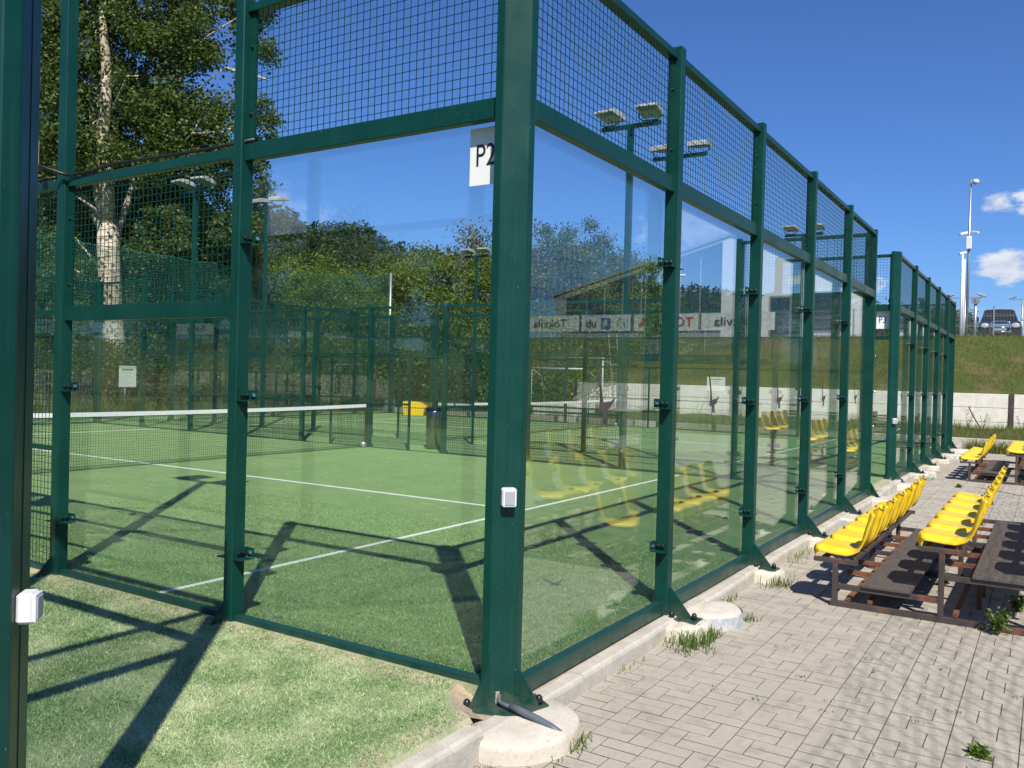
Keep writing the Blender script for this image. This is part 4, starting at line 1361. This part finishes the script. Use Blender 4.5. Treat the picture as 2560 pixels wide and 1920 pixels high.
tuft(.30, 1.80, 1, 210, .115, .075, .10, 'thick grass tuft round the small footing under the first P2 post')
tuft(.36, 2.02, 2, 80, .09, .03, .06, 'grass tuft between the small footing and the pipe-collared footing of P2')
tuft(.46, 2.62, 10, 40, .06, .03, .04, 'short grass at the far edge of the pipe-collared footing of P2')
tuft(.16, 2.85, 3, 60, .09, .03, .14, 'wispy grass along the kerb past the first P2 post')
tuft(.33, 3.85, 4, 110, .10, .06, .10, 'grass tuft round the footing under the second P2 post')
tuft(.18, 5.2, 5, 60, .08, .03, .25, 'thin grass along the kerb between the second and third P2 posts')
tuft(.425, -.03, 6, 34, .075, .03, .05, 'green weed at the right edge of the P2 corner footing')
tuft(.42, -.22, 7, 16, .04, .03, .05, 'sparse weeds at the front of the P2 corner footing')
tuft(.16, 1.1, 8, 16, .06, .02, .12, 'thin weed at the foot of the kerb near the P2 corner column')
tuft(.3, 14.1, 11, 80, .12, .08, .12, 'grass tuft by the first footing past the P3 corner column')
for i, (x, y) in enumerate([(1.29, 1.30), (1.30, 1.13), (1.72, 1.28), (1.59, .72), (1.05, 1.62), (1.75, 2.3), (1.9, 1.55), (.95, 1.1), (1.33, 2.2), (2.15, 2.0), (.8, 2.1), (.72, 1.1)]):
    tuft(x, y, 40 + i, 12, .022, .022, .022, 'tiny weed sprouting in a joint between the pavers', 'weeds sprouting between pavers')


def leafy_weed(x, y, h, seed, label, z=PAVE_Z):
    t = thing('weed', label, 'weed', (x, y, z))
    nr = np.random.default_rng(seed); mb = MB(); cl = []
    for k in range(5):
        a = nr.uniform(0, 6.28); e = Vector((math.cos(a) * h * .28, math.sin(a) * h * .28, h * nr.uniform(.6, 1.05)))
        mb.tube([(0, 0, -.01), e * .5 + Vector((0, 0, h * .08)), e], [.003, .0025, .001], 5)
        for q in np.linspace(.3, 1, 7): cl.append(tuple(e * q))
    link('stem', mb.mesh('stem', 'weed_leaf'), t)
    V, F = leaves(np.array(cl), .015, 5, .035, seed=seed)
    tag(link('leaf_mass', np_mesh('leaf_mass', V, F, 'weed_leaf'), t), kind='stuff')
    return t


leafy_weed(2.0, 3.36, .22, 3, 'leafy weed growing at the front beam of the seat stand beside P2')
leafy_weed(2.03, 1.02, .028, 4, 'flat green weed in the pavers in front of the seat stand')
leafy_weed(.95, 13.2, .05, 5, 'small green weed on the open pavers before the P3 footing')
for i, (x, y, h) in enumerate([(2.1, 4.2, .12), (2.3, 4.6, .16), (1.95, 5.1, .12), (2.2, 5.6, .18), (1.5, 4.8, .08)]):
    tag(leafy_weed(x, y, h, 60 + i, 'low weed growing in the shade under the seat stand beside P2'), group='weeds under the seat stand')

# sand spilled beside the corner footing
sp_n = 900
nr_ = np.random.default_rng(3)
sx_ = nr_.normal(.17, .07, sp_n); sy_ = nr_.normal(-.52, .09, sp_n)
V_ = []; F_ = []
for x, y in zip(sx_, sy_):
    if x < .132: continue
    r_ = nr_.uniform(.001, .0035); s_ = len(V_)
    V_ += [(x - r_, y - r_, PAVE_Z - .002), (x + r_, y - r_, PAVE_Z - .002), (x, y + r_, PAVE_Z - .002), (x, y, PAVE_Z + r_ * 1.4)]; F_ += [(s_, s_ + 1, s_ + 3), (s_ + 1, s_ + 2, s_ + 3), (s_ + 2, s_, s_ + 3)]
mb = MB(); mb.v = V_; mb.f = F_
tag(link('loose_grit', mb.mesh('loose_grit', 'joint_sand')), 'loose grit spilled on the pavers beside the kerb', 'grit', kind='stuff')
# debris scattered on the court turf and pavers
simple('leaf_brown', (0.22, 0.13, 0.06), 0.8)
for i, (x, y, z) in enumerate([(1.40, 1.95, PAVE_Z), (.62, 2.4, PAVE_Z), (.35, 3.0, PAVE_Z), (.45, 4.4, PAVE_Z), (.3, 5.0, PAVE_Z), (.25, 10.9, PAVE_Z)]):
    V, F = leaves([(0, 0, .004)], .001, 1, .05, seed=90 + i)
    o = tag(link('dry_leaf', np_mesh('dry_leaf', V, F, 'leaf_brown'), None, (x, y, z + .004)), 'small fallen dry leaf lying on the pavers', 'leaf', 'fallen leaves')
    o.rotation_euler = (0, 0, i)


# ------------------------------------------------------------------ far walls, verge things
rw = thing('retaining_wall', 'pale concrete plank retaining wall at the foot of the grass bank', 'wall', (0, WALL_Y, 0))
xs = [-13.9, -8.9, -3.9, 1.1, 6.1, 11.1, 16.1]
for i in range(len(xs) - 1):
    for (z0, z1) in ((-.3, .40), (.40, .905), (.905, 1.41)):
        me = cached(('plank', z0), lambda: MB().box(-2.42, 2.42, -.07, .07, z0 + .006, z1 - .006).mesh('plank', 'concrete_wall', bevel=0.008))
        pk = link('plank', me, rw, ((xs[i] + xs[i + 1]) / 2, 0, 0))
        for zz in (z0 + .10, z1 - .10):
            pass
        hm = cached(('holes', z0), lambda: (lambda q: [q.box(-2.1 + .78 * k - .012, -2.1 + .78 * k + .012, -.073, -.0702, zz - .012, zz + .012) for k in range(6) for zz in (z0 + .07, z1 - .07)] and q.mesh('bolt_hole', 'ink_grey'))(MB()))
        tag(link('bolt_holes', hm, pk), kind='stuff')
for x in xs:
    link('steel_post', cached('wpost', lambda: MB().box(-.07, .07, -.10, .09, -.3, 1.42).mesh('steel_post', 'brown_steel')), rw, (x, 0, 0))
link('sloping_end', MB().prism([(-23, -.3), (-13.98, -.3), (-13.98, 1.34), (-18.6, .66), (-23, .02)], 'y', -.07, .07).mesh('sloping_end', 'concrete_wall'), rw)
lw = thing('low_wall', 'low concrete edging wall between the pavers and the weedy bed', 'wall', (0, 23.7, 0))
link('wall_run', MB().box(-21.5, 1.72, -.10, .10, -.35, .17).mesh('wall_run', 'concrete_grey', bevel=0.01), lw)
link('wall_return', MB().box(1.725, 1.92, -.10, 7.2, -.35, .17).mesh('wall_return', 'concrete_grey', bevel=0.01), lw)
tag(link('bent_rod', MB().tube([(.35, 29.6, .05), (.02, 29.75, .62), (-.10, 29.8, .86), (-.13, 29.8, .92), (-.10, 29.8, .945), (-.06, 29.8, .93)], .022, 7).mesh('bent_rod', 'brown_steel', True)), 'bent dark steel rod leaning in the weeds before the concrete wall', 'rod')


def timber_stack(x, y, label, seed, dx=2.2):
    t = thing('timber_stack', label, 'timber stack', (x, y, .05), 0, 'stacked old timber')
    r = random.Random(seed)
    for k in range(6):
        z = .06 + .10 * k
        for q in range(2):
            o = link('board', cached(('board', dx), lambda: MB().box(-dx / 2, dx / 2, -.10, .10, -.025, .025).mesh('board', 'timber')), t, (r.gauss(0, .12), q * .28 - .14, z)); o.rotation_euler = (0, r.gauss(0, .02), r.gauss(0, .05))
    for q in (-.7, .7): link('bearer', cached('bearer', lambda: MB().box(-.05, .05, -.3, .3, -.12, .62).mesh('bearer', 'timber')), t, (q, .36, .06))


timber_stack(-2.0, 26.5, 'stack of dark weathered boards in the bed behind court P3', 1)
timber_stack(-4.5, 27.0, 'lower stack of dark boards seen through the gap beside the P3 column', 2, 2.6)
for i, (x, y, h) in enumerate([(-.9, 29.4, .9), (-.2, 30.2, .8), (.3, 30.0, .7), (-1.6, 30.0, .9), (-6.2, 29.6, 1.1), (-7.5, 29.8, .9), (-9.8, 29.5, 1.2), (-11.2, 29.9, .9), (1.5, 29.2, .6)]):
    tag(leafy_weed(x, y, h, 100 + i, 'tall leggy weed in the bed before the concrete wall', .1), group='tall weeds before the concrete wall')


def wire_fence(name, pts, h, label, z_of, sp=.05, vert=.05, posts=2.5, mat='galv_wire', folds=True, cat='fence'):
    t = thing(name, label, cat, (pts[0][0], pts[0][1], 0))
    o = Vector((pts[0][0], pts[0][1], 0))
    for (a, b) in zip(pts[:-1], pts[1:]):
        a = Vector((a[0], a[1], 0)); b = Vector((b[0], b[1], 0)); L = (b - a).length; d = (b - a) / L; n = Vector((-d.y, d.x, 0))
        k = max(1, int(round(L / posts)))
        for i in range(k + 1):
            p = a + d * L * i / k; z = z_of(p.x, p.y)
            link('fence_post', cached(('fp', h), lambda: MB().box(-.03, .03, -.02, .02, -.3, h + .05).mesh('fence_post', 'galvanised')), t, (p.x - o.x, p.y - o.y, z), math.atan2(d.y, d.x))
            if i < k:
                p2 = a + d * L * (i + 1) / k; z2 = z_of(p2.x, p2.y); w = L / k - .06
                def panel():
                    mb = MB(); nn = int(w / vert); rd = .0019
                    zs = [.06, .10, .14, h * .36, h * .36 + .05, h * .36 + .1, h * .70, h * .70 + .05, h * .70 + .1, h - .06, h]
                    off = [0, .03, 0, 0, .03, 0, 0, .03, 0, 0, .0]
                    for j in range(nn + 1):
                        x = -w / 2 + w * j / nn
                        if folds:
                            for q in range(len(zs) - 1):
                                s = len(mb.v)
                                for (zz, oo) in ((zs[q], off[q]), (zs[q + 1], off[q + 1])):
                                    mb.v += [(x - rd, oo - rd, zz), (x + rd, oo - rd, zz), (x + rd, oo + rd, zz), (x - rd, oo + rd, zz)]
                                for e in range(4): mb.f.append((s + e, s + (e + 1) % 4, s + 4 + (e + 1) % 4, s + 4 + e))
                        else: mb.box(x - rd, x + rd, -rd, rd, .05, h)
                    for zz, oo in zip(zs, off): mb.box(-w / 2, w / 2, oo - rd, oo + rd, zz - rd, zz + rd)
                    return mb.mesh('wire_panel', mat)
                q = link('wire_panel', cached(('wp', name, round(w, 2), h), panel), t, ((p.x + p2.x) / 2 - o.x, (p.y + p2.y) / 2 - o.y, (z + z2) / 2))
                q.rotation_euler = (0, -math.atan2(z2 - z, w), math.atan2(d.y, d.x))
    return t


zf = lambda x, y: float(height(np.array(x), np.array(y)))
wire_fence('wire_fence', [(-24.2, 3.0), (-24.2, 27.5), (-21.0, 33.0)], 1.50, 'grey folded-wire panel fence between the turf and the tree belt', lambda x, y: -.08)
wire_fence('wire_fence', [(-19.5, 36.2), (-9.5, 36.2), (24.5, 36.2)], 1.22, 'thin grey wire fence along the crest of the grass bank', zf)

# ball-stop netting
bs = thing('ball_stop_net', 'high sagging green ball-stop net with grey pole behind the courts', 'netting', (-21.0, 15, 0))
def bsn():
    mb = MB(); y0, y1 = 3.0, 23.35
    def top(y):
        return 5.05 + .65 * ((y - 15.0) / 8.3) ** 2 * (1 if y > 15 else .25) - .05 * math.sin((y - y0) * 1.9) ** 2
    n = 400
    for i in range(n + 1):
        y = y0 + (y1 - y0) * i / n; zt = top(y); w = .0045
        sg = 4
        for k in range(sg):
            za = 1.55 + (zt - 1.55) * k / sg; zb = 1.55 + (zt - 1.55) * (k + 1) / sg; sl = .02 * math.sin(i * .13 + k)
            s = len(mb.v); xo = .06 * math.sin(i * .05 + k * 1.2); xo2 = .06 * math.sin(i * .05 + (k + 1) * 1.2)
            mb.v += [(xo, y - w - 15, za), (xo, y + w - 15, za), (xo2, y + w - 15, zb), (xo2, y - w - 15, zb)]; mb.f.append((s, s + 1, s + 2, s + 3))
    for j in range(44):
        f = j / 43
        for i in range(60):
            ya = y0 + (y1 - y0) * i / 60; yb = y0 + (y1 - y0) * (i + 1) / 60
            za = 1.55 + (top(ya) - 1.55) * f; zb = 1.55 + (top(yb) - 1.55) * f; w = .0035 if j < 43 else .012
            s = len(mb.v); mb.v += [(.0, ya - 15, za - w), (.0, yb - 15, zb - w), (.0, yb - 15, zb + w), (.0, ya - 15, za + w)]; mb.f.append((s, s + 1, s + 2, s + 3))
    return mb.mesh('netting', 'green_net')
link('netting', bsn(), bs)
link('pole', MB().tube([(0, 8.4, -.1), (0, 8.4, 5.75)], .055, 10).mesh('pole', 'galvanised', True), bs)
link('pole', MB().tube([(0, -12.0, -.1), (0, -12.0, 5.4)], .055, 10).mesh('pole', 'galvanised', True), bs)
link('pole_base', MB().lathe([(.22, -.1), (.22, .48), (.20, .5), (.06, .5)], 16, .35, 8.1).mesh('pole_base', 'galvanised', True), bs)

# notice boards
def notice(loc, w, h, rz, label, post=None):
    t = thing('notice_board', label, 'notice', loc, rz)
    link('panel', MB().box(-.006, .006, -w / 2, w / 2, -h / 2, h / 2).mesh('panel', 'paper_white'), t)
    hd = MB().box(.0062, .0075, -w * .34, w * .32, h * .28, h * .36); link('heading', hd.mesh('heading', 'ink_green'), t)
    ln = MB()
    for k, (a, b) in enumerate(((-.2, .2), (-.12, .14), (-.16, .18), (-.40, -.2), (-.1, .1), (-.36, .3))):
        z = h * (.17 - .105 * k); ln.box(.0062, .0072, w * a, w * b, z, z + h * .02)
    link('printed_lines', ln.mesh('printed_lines', 'ink_grey'), t)
    if post: link('support_post', MB().tube([(-.04, -.06, post), (-.04, -.06, h * .3)], .03, 8).mesh('support_post', 'galvanised', True), t)


notice((-22.0, 12.25, 1.28), .58, .66, 0.0, 'white notice board on a grey post behind the far end of P2', -1.4)
p = at(1782, 960, 18.2)
notice((-3.22, 12.36 + .058, 1.55), .36, .26, -math.pi / 2, 'white printed notice fixed to the glass side wall of P3')
# bin, grit box, blocks
b = thing('waste_bin', 'tall perforated stainless steel waste bin with dark lid between P2 and P3', 'bin', (-8.82, 10.78, 0))
link('body', MB().lathe([(.17, .0), (.17, .80), (.165, .82)], 28).mesh('body', 'steel_bin', True), b)
link('lid', MB().lathe([(.178, .82), (.178, .86), (.16, .88), (.10, .885)], 28).mesh('lid', 'black_plastic'), b)
g = thing('grit_bin', 'yellow plastic grit bin with sloping lid lying by the verge', 'grit bin', (at(1038, 1037, 32.6).x, at(1038, 1037, 32.6).y, 0.0), R(-58))
link('body', MB().prism([(-.38, 0), (.36, 0), (.42, .30), (-.42, .30)], 'x', -.55, .55).mesh('body', 'grit_yellow', bevel=0.02), g)
link('lid', MB().prism([(-.44, .305), (.44, .305), (.40, .36), (.12, .52), (-.40, .54)], 'x', -.58, .58).mesh('lid', 'grit_yellow', bevel=0.015), g)
for i, (px, w) in enumerate(((1395, 2.0), (1440, 1.4))):
    q = at(px, 1040, 33.5 + i)
    tag(link('concrete_block', MB().box(-w / 2, w / 2, -.3, .3, -.1, .55).mesh('concrete_block', 'concrete_wall', bevel=0.02), None, (q.x, q.y, .0)), ['long pale concrete block by the verge beyond P3', 'short pale concrete block by the verge beyond P3'][i], 'block')
# ladder leaning on the P3 side wall
ld = thing('ladder', 'aluminium ladder leaning against the mesh beyond court P3', 'ladder', (-11.3, 24.6, .0), 0)
for s in (-.16, .16): link('stile', MB().tube([(s, .55, 0), (s, -.1, 3.2)], .022, 6).mesh('stile', 'aluminium'), ld)
for k in range(10):
    f = (k + .6) / 10; link('rung', MB().tube([(-.16, .55 - .65 * f, 3.2 * f), (.16, .55 - .65 * f, 3.2 * f)], .016, 6).mesh('rung', 'aluminium'), ld)
# goals stored in the bed
for i, (x, y, w, h, lab) in enumerate(((-15.0, 27.6, 3.6, 2.35, 'large grey football goal frame stored on the verge beyond P3'), (-14.5, 26.2, 2.5, 1.85, 'smaller grey football goal frame stored on the verge beyond P3'))):
    gl = thing('goal_frame', lab, 'goal', (x, y, 0.1), 0.0, 'stored goal frames')
    for s in (-1, 1):
        link('upright', MB().tube([(s * w / 2, 0, 0), (s * w / 2, 0, h)], .04, 8).mesh('upright', 'galv_wire', True), gl)
        link('side_stay', MB().tube([(s * w / 2, 0, h - .02), (s * w / 2, .8, h - .3), (s * w / 2, 1.2, 0)], .025, 8).mesh('side_stay', 'galv_wire', True), gl)
    link('crossbar', MB().tube([(-w / 2, 0, h), (w / 2, 0, h)], .04, 8).mesh('crossbar', 'galv_wire', True), gl)


# ------------------------------------------------------------------ road level: car, poles, building, banners
def suv(x, y, rz, label):
    z = zf(x, y)
    t = thing('parked_car', label, 'car', (x, y, z), rz)     # faces local -y
    W = .89
    def loft(secs, mat, nm, bev=0.0, parent=t):
        mb = MB(); n = len(secs[0][1])
        for (yy, pts) in secs:
            for (a, b) in pts: mb.v.append((a, yy, b))
        for i in range(len(secs) - 1):
            for k in range(n):
                k2 = (k + 1) % n; mb.f.append((i * n + k, i * n + k2, (i + 1) * n + k2, (i + 1) * n + k))
        mb.f.append(tuple(range(n))); mb.f.append(tuple((len(secs) - 1) * n + k for k in range(n))[::-1])
        return link(nm, mb.mesh(nm, mat, True, bev), parent)
    def low(w, zb, zt, r=.10):
        return [(-w, zb + .05), (-w - .02, zb + .35), (-w + .01, zt - r), (-w + .10, zt), (0, zt + .02), (w - .10, zt), (w - .01, zt - r), (w + .02, zb + .35), (w, zb + .05), (w - .08, zb), (-w + .08, zb)]
    loft([(-2.25, low(W - .12, .40, .86)), (-2.18, low(W - .04, .36, .94)), (-1.9, low(W, .32, 1.02)), (-1.0, low(W, .30, 1.09)), (1.5, low(W, .30, 1.08)), (2.1, low(W - .02, .34, 1.06)), (2.25, low(W - .10, .42, 1.0))], 'car_paint', 'body')
    def cab(w0, w1, z0, z1): return [(-w0, z0), (-w1, z1 - .05), (-w1 + .10, z1), (0, z1 + .02), (w1 - .10, z1), (w1, z1 - .05), (w0, z0)]
    loft([(-1.0, cab(.80, .79, 1.06, 1.11)), (-.25, cab(.80, .64, 1.06, 1.70)), (.2, cab(.80, .64, 1.06, 1.75)), (1.6, cab(.80, .64, 1.06, 1.74)), (2.1, cab(.78, .70, 1.04, 1.15))], 'car_paint', 'cabin')
    ws = MB(); ws.v = [(-.70, -.985, 1.125), (.70, -.985, 1.125), (.565, -.305, 1.665), (-.565, -.305, 1.665)]; ws.f = [(0, 1, 2, 3)]
    ws.v = [(a, b - .02, c + .012) for a, b, c in ws.v]; link('windscreen', ws.mesh('windscreen', 'car_glass'), t)
    for s in (-1, 1):
        link('headlight', MB().lathe([(.05, -.02), (.15, 0), (.15, .04), (.10, .06)], 14).mesh('headlight', 'car_lamp', True), t, (s * .62, -2.22, .80), rot=(R(90), 0, 0)).scale = (1.2, .85, 1)
        link('fog_light', MB().box(s * .62 - .12, s * .62 + .12, -2.28, -2.22, .50, .60).mesh('fog_light', 'car_lamp'), t)
        mr = link('wing_mirror', MB().box(s * .98 - .11, s * .98 + .11, -.86, -.74, 1.12, 1.30).mesh('wing_mirror', 'car_paint' if s < 0 else 'car_lamp', bevel=0.03), t)
        for yy in (-1.45, 1.4):
            wl_ = link('wheel', cached('wheel', lambda: MB().lathe([(.20, -.11), (.34, -.11), (.36, -.06), (.36, .06), (.34, .11), (.20, .11)], 24).mesh('wheel', 'tyre', True)), t, (s * .80, yy, .36), rot=(0, R(90), 0))
            link('rim', cached('rim', lambda: MB().lathe([(.05, -.115), (.20, -.112), (.20, .112), (.05, .115)], 16).mesh('rim', 'lamp_grey', True)), wl_)
    link('grille', MB().box(-.36, .36, -2.275, -2.24, .70, .88).mesh('grille', 'chrome', bevel=0.01), t)
    link('grille_bars', MB().box(-.33, .33, -2.285, -2.276, .73, .76).box(-.33, .33, -2.285, -2.276, .80, .83).mesh('grille_bars', 'black_plastic'), t)
    link('bumper', MB().box(-.82, .82, -2.30, -2.15, .40, .62).mesh('bumper', 'black_plastic', bevel=0.03), t)
    bb = MB().tube([(-.40, -2.36, .42), (-.42, -2.40, .72), (-.36, -2.38, .95), (-.22, -2.36, 1.0), (.22, -2.36, 1.0), (.36, -2.38, .95), (.42, -2.40, .72), (.40, -2.36, .42)], .032, 8)
    bb.tube([(-.45, -2.40, .50), (.45, -2.40, .50)], .036, 8).tube([(-.42, -2.40, .72), (.42, -2.40, .72)], .026, 8)
    link('bull_bar', bb.mesh('bull_bar', 'chrome', True), t)
    link('number_plate', MB().box(-.26, .26, -2.42, -2.412, .56, .67).mesh('number_plate', 'facade_grey'), t)


suv(.02, 44.2, R(4), 'dark off-road car with chrome bull bar parked above the grass bank')

p0 = at(2416, 833, 40); zc_ = zf(p0.x, p0.y)
cp = thing('camera_pole', 'tall galvanised pole with white security cameras above the bank', 'pole', (p0.x, p0.y, zc_))
Hc = at(2418, 450, 40).z - zc_
link('pole', MB().tube([(0, 0, -.3), (0, 0, Hc * .5), (0, 0, Hc)], [.068, .058, .042], 12).mesh('pole', 'galvanised', True), cp)
zk = at(2416, 595, 40).z - zc_
link('control_box', MB().box(-.12, .12, -.22, -.06, zk - .55, zk + .05).mesh('control_box', 'white_plastic', bevel=0.02), cp)
for (s, dz, dxx) in ((-1, .20, .22), (1, .22, .24), (-1, -.72, .22)):
    c_ = link('camera', cached('seccam', lambda: MB().box(-.06, .06, -.20, .18, -.06, .06).mesh('camera', 'white_plastic', bevel=0.02)), cp, (s * dxx, -.15, zk + dz)); c_.rotation_euler = (R(15), 0, s * R(55))
link('dome_camera', MB().lathe([(.02, -.12), (.13, -.06), (.15, .04), (.10, .12), (.02, .14)], 14, .20, -.05).mesh('dome_camera', 'white_plastic', True), cp, (0, 0, Hc - .14))
link('bracket', MB().box(-.02, .2, -.03, .03, Hc - .08, Hc - .03).mesh('bracket', 'galvanised'), cp)
for i, (px, top) in enumerate(((2401, 632), (2406, 648))):
    q = at(px, 833, 41 + i); z0 = zf(q.x, q.y); h = at(px, top, 41 + i).z - z0
    tag(link('flag_pole', MB().tube([(0, 0, -.3), (0, 0, h)], [.058, .045], 12).mesh('flag_pole', 'white_plastic', True), None, (q.x, q.y, z0)), ['taller slim white flag pole beside the camera pole', 'shorter slim white flag pole beside the camera pole'][i], 'flag pole')
q = at(2437, 830, 38.5); z0 = zf(q.x, q.y)
tm = thing('traffic_mirror', 'round convex traffic mirror on a grey post by the car', 'traffic mirror', (q.x, q.y, z0))
hm = at(2439, 752, 38.5).z - z0
link('post', MB().tube([(0, 0, -.3), (0, 0, hm)], .06, 10).mesh('post', 'galvanised', True), tm)
link('mirror_disc', MB().lathe([(.155, -.02), (.15, .0), (.11, .025), (.05, .037), (.005, .04)], 24).mesh('mirror_disc', 'mirror_face', True), tm, (0, -.08, hm), rot=(R(90), 0, 0))
link('hood', MB().lathe([(.145, -.07), (.175, -.07), (.175, .03), (.160, .03)], 24).mesh('hood', 'mirror_red', True), tm, (0, -.08, hm + .01), rot=(R(90), 0, 0))


def stadium_light(px, dep, top, label, arms):
    q = at(px, 833, dep); z0 = zf(q.x, q.y); h = at(px, top, dep).z - z0
    t = thing('sports_light', label, 'floodlight', (q.x, q.y, z0))
    link('pole', MB().tube([(0, 0, -.3), (0, 0, h)], [.16, .10], 10).mesh('pole', 'galvanised', True), t)
    for (dz, w) in arms:
        link('crossarm', MB().box(-w, w, -.05, .05, h - dz - .05, h - dz + .05).mesh('crossarm', 'galvanised'), t)
        for s in (-1, 1):
            f = link('lamp_head', MB().box(-.45, .45, -.3, .3, -.1, .12).mesh('lamp_head', 'lamp_grey', bevel=0.04), t, (s * w, 0, h - dz + .25)); f.rotation_euler = (0, s * R(22), 0)


stadium_light(2411, 95, 736, 'distant sports floodlight mast behind the white flag poles', ((.4, 1.6), (2.0, .9)))
stadium_light(2554, 110, 748, 'distant double-arm street light against the low cloud', ((.0, 1.1),))
q = at(1643, 800, 66); z0 = zf(q.x, q.y); h = at(1643, 700, 66).z - z0
sl = thing('street_lamp', 'white street lamp with curved arm among the trees on the bank', 'street lamp', (q.x, q.y, z0), R(32))
link('pole', MB().tube([(0, 0, -.3), (0, 0, h - .8), (.15, 0, h), (.9, 0, h + .35), (1.5, 0, h + .4)], [.09, .07, .06, .05, .05], 8).mesh('pole', 'facade_white', True), sl)
link('lamp_head', MB().box(1.3, 2.1, -.15, .15, h + .34, h + .48).mesh('lamp_head', 'facade_white', bevel=0.04), sl)

# parking apron at the top of the bank
ap = np.array([[-8, 40], [40, 40], [40, 58], [-8, 58]])
gx = np.linspace(-8, 40, 25); gy = np.linspace(40, 58, 10); X, Y = np.meshgrid(gx, gy); Z = crest_z(X) + 0.004 * (np.minimum(Y, 60) - 35.5) + .03
i_ = np.arange(9)[:, None] * 25 + np.arange(24)[None]
tag(link('car_park', np_mesh('car_park', np.stack([X, Y, Z], -1).reshape(-1, 3), np.stack([i_, i_ + 1, i_ + 26, i_ + 25], -1).reshape(-1, 4), 'asphalt')), kind='structure')

# hall beyond the car park to the right (mirrored in the glass walls)
def hall(cx, y0, label):
    t = thing('sports_hall', label, 'building', (cx, y0, 3.85))
    hw = 12.8; he = 3.6; hp = 7.25; Ld = 18
    link('wall', MB().prism([(-hw, 0), (hw, 0), (hw, he), (0, hp - .15), (-hw, he)], 'y', 0, Ld).mesh('wall', 'facade_grey'), t)
    link('white_cladding', MB().prism([(-hw, .3), (.48, .3), (.48, hp - .42), (0, hp - .28), (-hw, he - .1)], 'y', -.03, -.002).mesh('white_cladding', 'facade_white'), t)
    rf = MB()
    for s in (-1, 1):
        rf.prism([(s * (hw + .4), he - .05), (s * (hw + .4), he + .10), (0, hp + .05), (0, hp - .10)], 'y', -.06, Ld + .06)
    link('roof', rf.mesh('roof', 'facade_grey'), t)
    g0 = link('glazing', MB().prism([(.52, 1.0), (11.9, 1.0), (11.9, 3.45), (.52, 6.75)], 'y', -.05, -.003).mesh('glazing', 'window_glass'), t)
    for j in range(1, 8):
        x = .5 + 11.1 * j / 8; link('mullion', MB().box(x - .05, x + .05, -.09, -.052, 1.0, 6.2 - 2.9 * j / 8).mesh('mullion', 'facade_grey'), g0)
    for (a, b, z0, z1) in ((-10.6, -8.4, .9, 2.8), (-7.4, -5.0, .9, 3.4), (-4.0, -2.6, .0, 3.2)):
        w = link('window', MB().box(a, b, -.06, -.031, z0, z1).mesh('window', 'facade_grey'), t)
        link('pane', MB().box(a + .12, b - .12, -.075, -.062, z0 + .12, z1 - .12).mesh('pane', 'window_glass'), w)
    link('plinth', MB().box(-hw, hw, -.08, -.002, .002, .28).mesh('plinth', 'facade_grey'), t)
    return t


hall(15.3, 50.0, 'gabled hall with white cladding and dark glazing beyond the car park')


def banner(x0, x1, pieces, label, mat='banner_white'):
    """hangs on the court side of the crest fence"""
    xc = (x0 + x1) / 2; z = zf(xc, 36.2)
    t = thing('banner', label, 'banner', (xc, 36.13, z + .76), 0, 'sponsor banners on the crest fence')
    w = x1 - x0; mb = MB(); n = 24
    for i in range(n + 1):
        x = -w / 2 + w * i / n; o = .012 * math.sin(i * 1.9) + .008 * math.sin(i * .7)
        mb.v += [(x, o, -.42), (x, o, .42)]
    for i in range(n): mb.f.append((2 * i, 2 * i + 2, 2 * i + 3, 2 * i + 1))
    link('sheet', mb.mesh('sheet', mat), t)
    for (txt, xx, size, m_, sq) in pieces:
        if txt == '[]':
            link('emblem', MB().box(xx - .26, xx + .26, -.036, -.03, -.27, .27).mesh('emblem', m_), t); continue
        o = link('lettering', text_mesh(txt, size, m_, .002, sq), t, (xx, -.034 if m_ != 'paper_white' else -.04, 0)); o.rotation_euler = (R(90), 0, 0)


banner(8.5, 12.05, [('Tokvila', .1, .62, 'ink_black', 1.15)], 'white banner lettered Tokvila in dark letters, next to the red-lettered banner')
banner(12.2, 15.6, [('TOYOTA', 0, .66, 'ink_red', 1.05)], 'white banner lettered TOYOTA in red')
banner(15.8, 18.6, [('rY', -.8, .62, 'ink_grey', 1.0), ('[]', .0, .5, 'ink_blue', 1), ('B', .0, .45, 'paper_white', 1), ('ub', .85, .62, 'ink_black', 1.0)], 'white banner with a blue square emblem between dark letters')
banner(18.75, 22.3, [('Tokvila', 0, .62, 'ink_black', 1.15)], 'white banner lettered Tokvila at the end of the row past the blue emblem')

# netting fence behind the viewer on the right, whose twine shades the pavers
def screen_net():
    X0 = 3.75
    t = thing('netting_fence', 'tall loose netting fence on steel posts behind the seat stands', 'fence', (X0, -4.0, PAVE_Z))
    mb = MB(); rad = .0034; H = 4.2; L = 14.6
    nv = int(L / .17); nh = int(H / .15)
    def P(i, j):
        y = L * i / nv; z = H * j / nh * (1 - .05 * math.sin(y * .75) ** 2)
        return (.03 * math.sin(y * 2.1 + z), y + .018 * math.sin(z * 3.1 + i * .9) * (1 if 0 < i < nv else 0), z + (.030 * math.sin(y * 2.7 + j * 1.7) + .016 * math.sin(y * 7.3 + j)))
    for j in range(1, nh + 1):
        mb.tube([P(i, j) for i in range(nv + 1)], rad, 3, False)
    for i in range(nv + 1):
        mb.tube([P(i, j) for j in range(1, nh + 1)], rad, 3, False)
    link('netting', mb.mesh('screen_netting', 'black_net'), t)
    for u in (0, L):
        link('post', MB().tube([(.05, u, 0), (.05, u, H + .05)], .03, 10).mesh('post', 'galvanised', True), t)


screen_net()
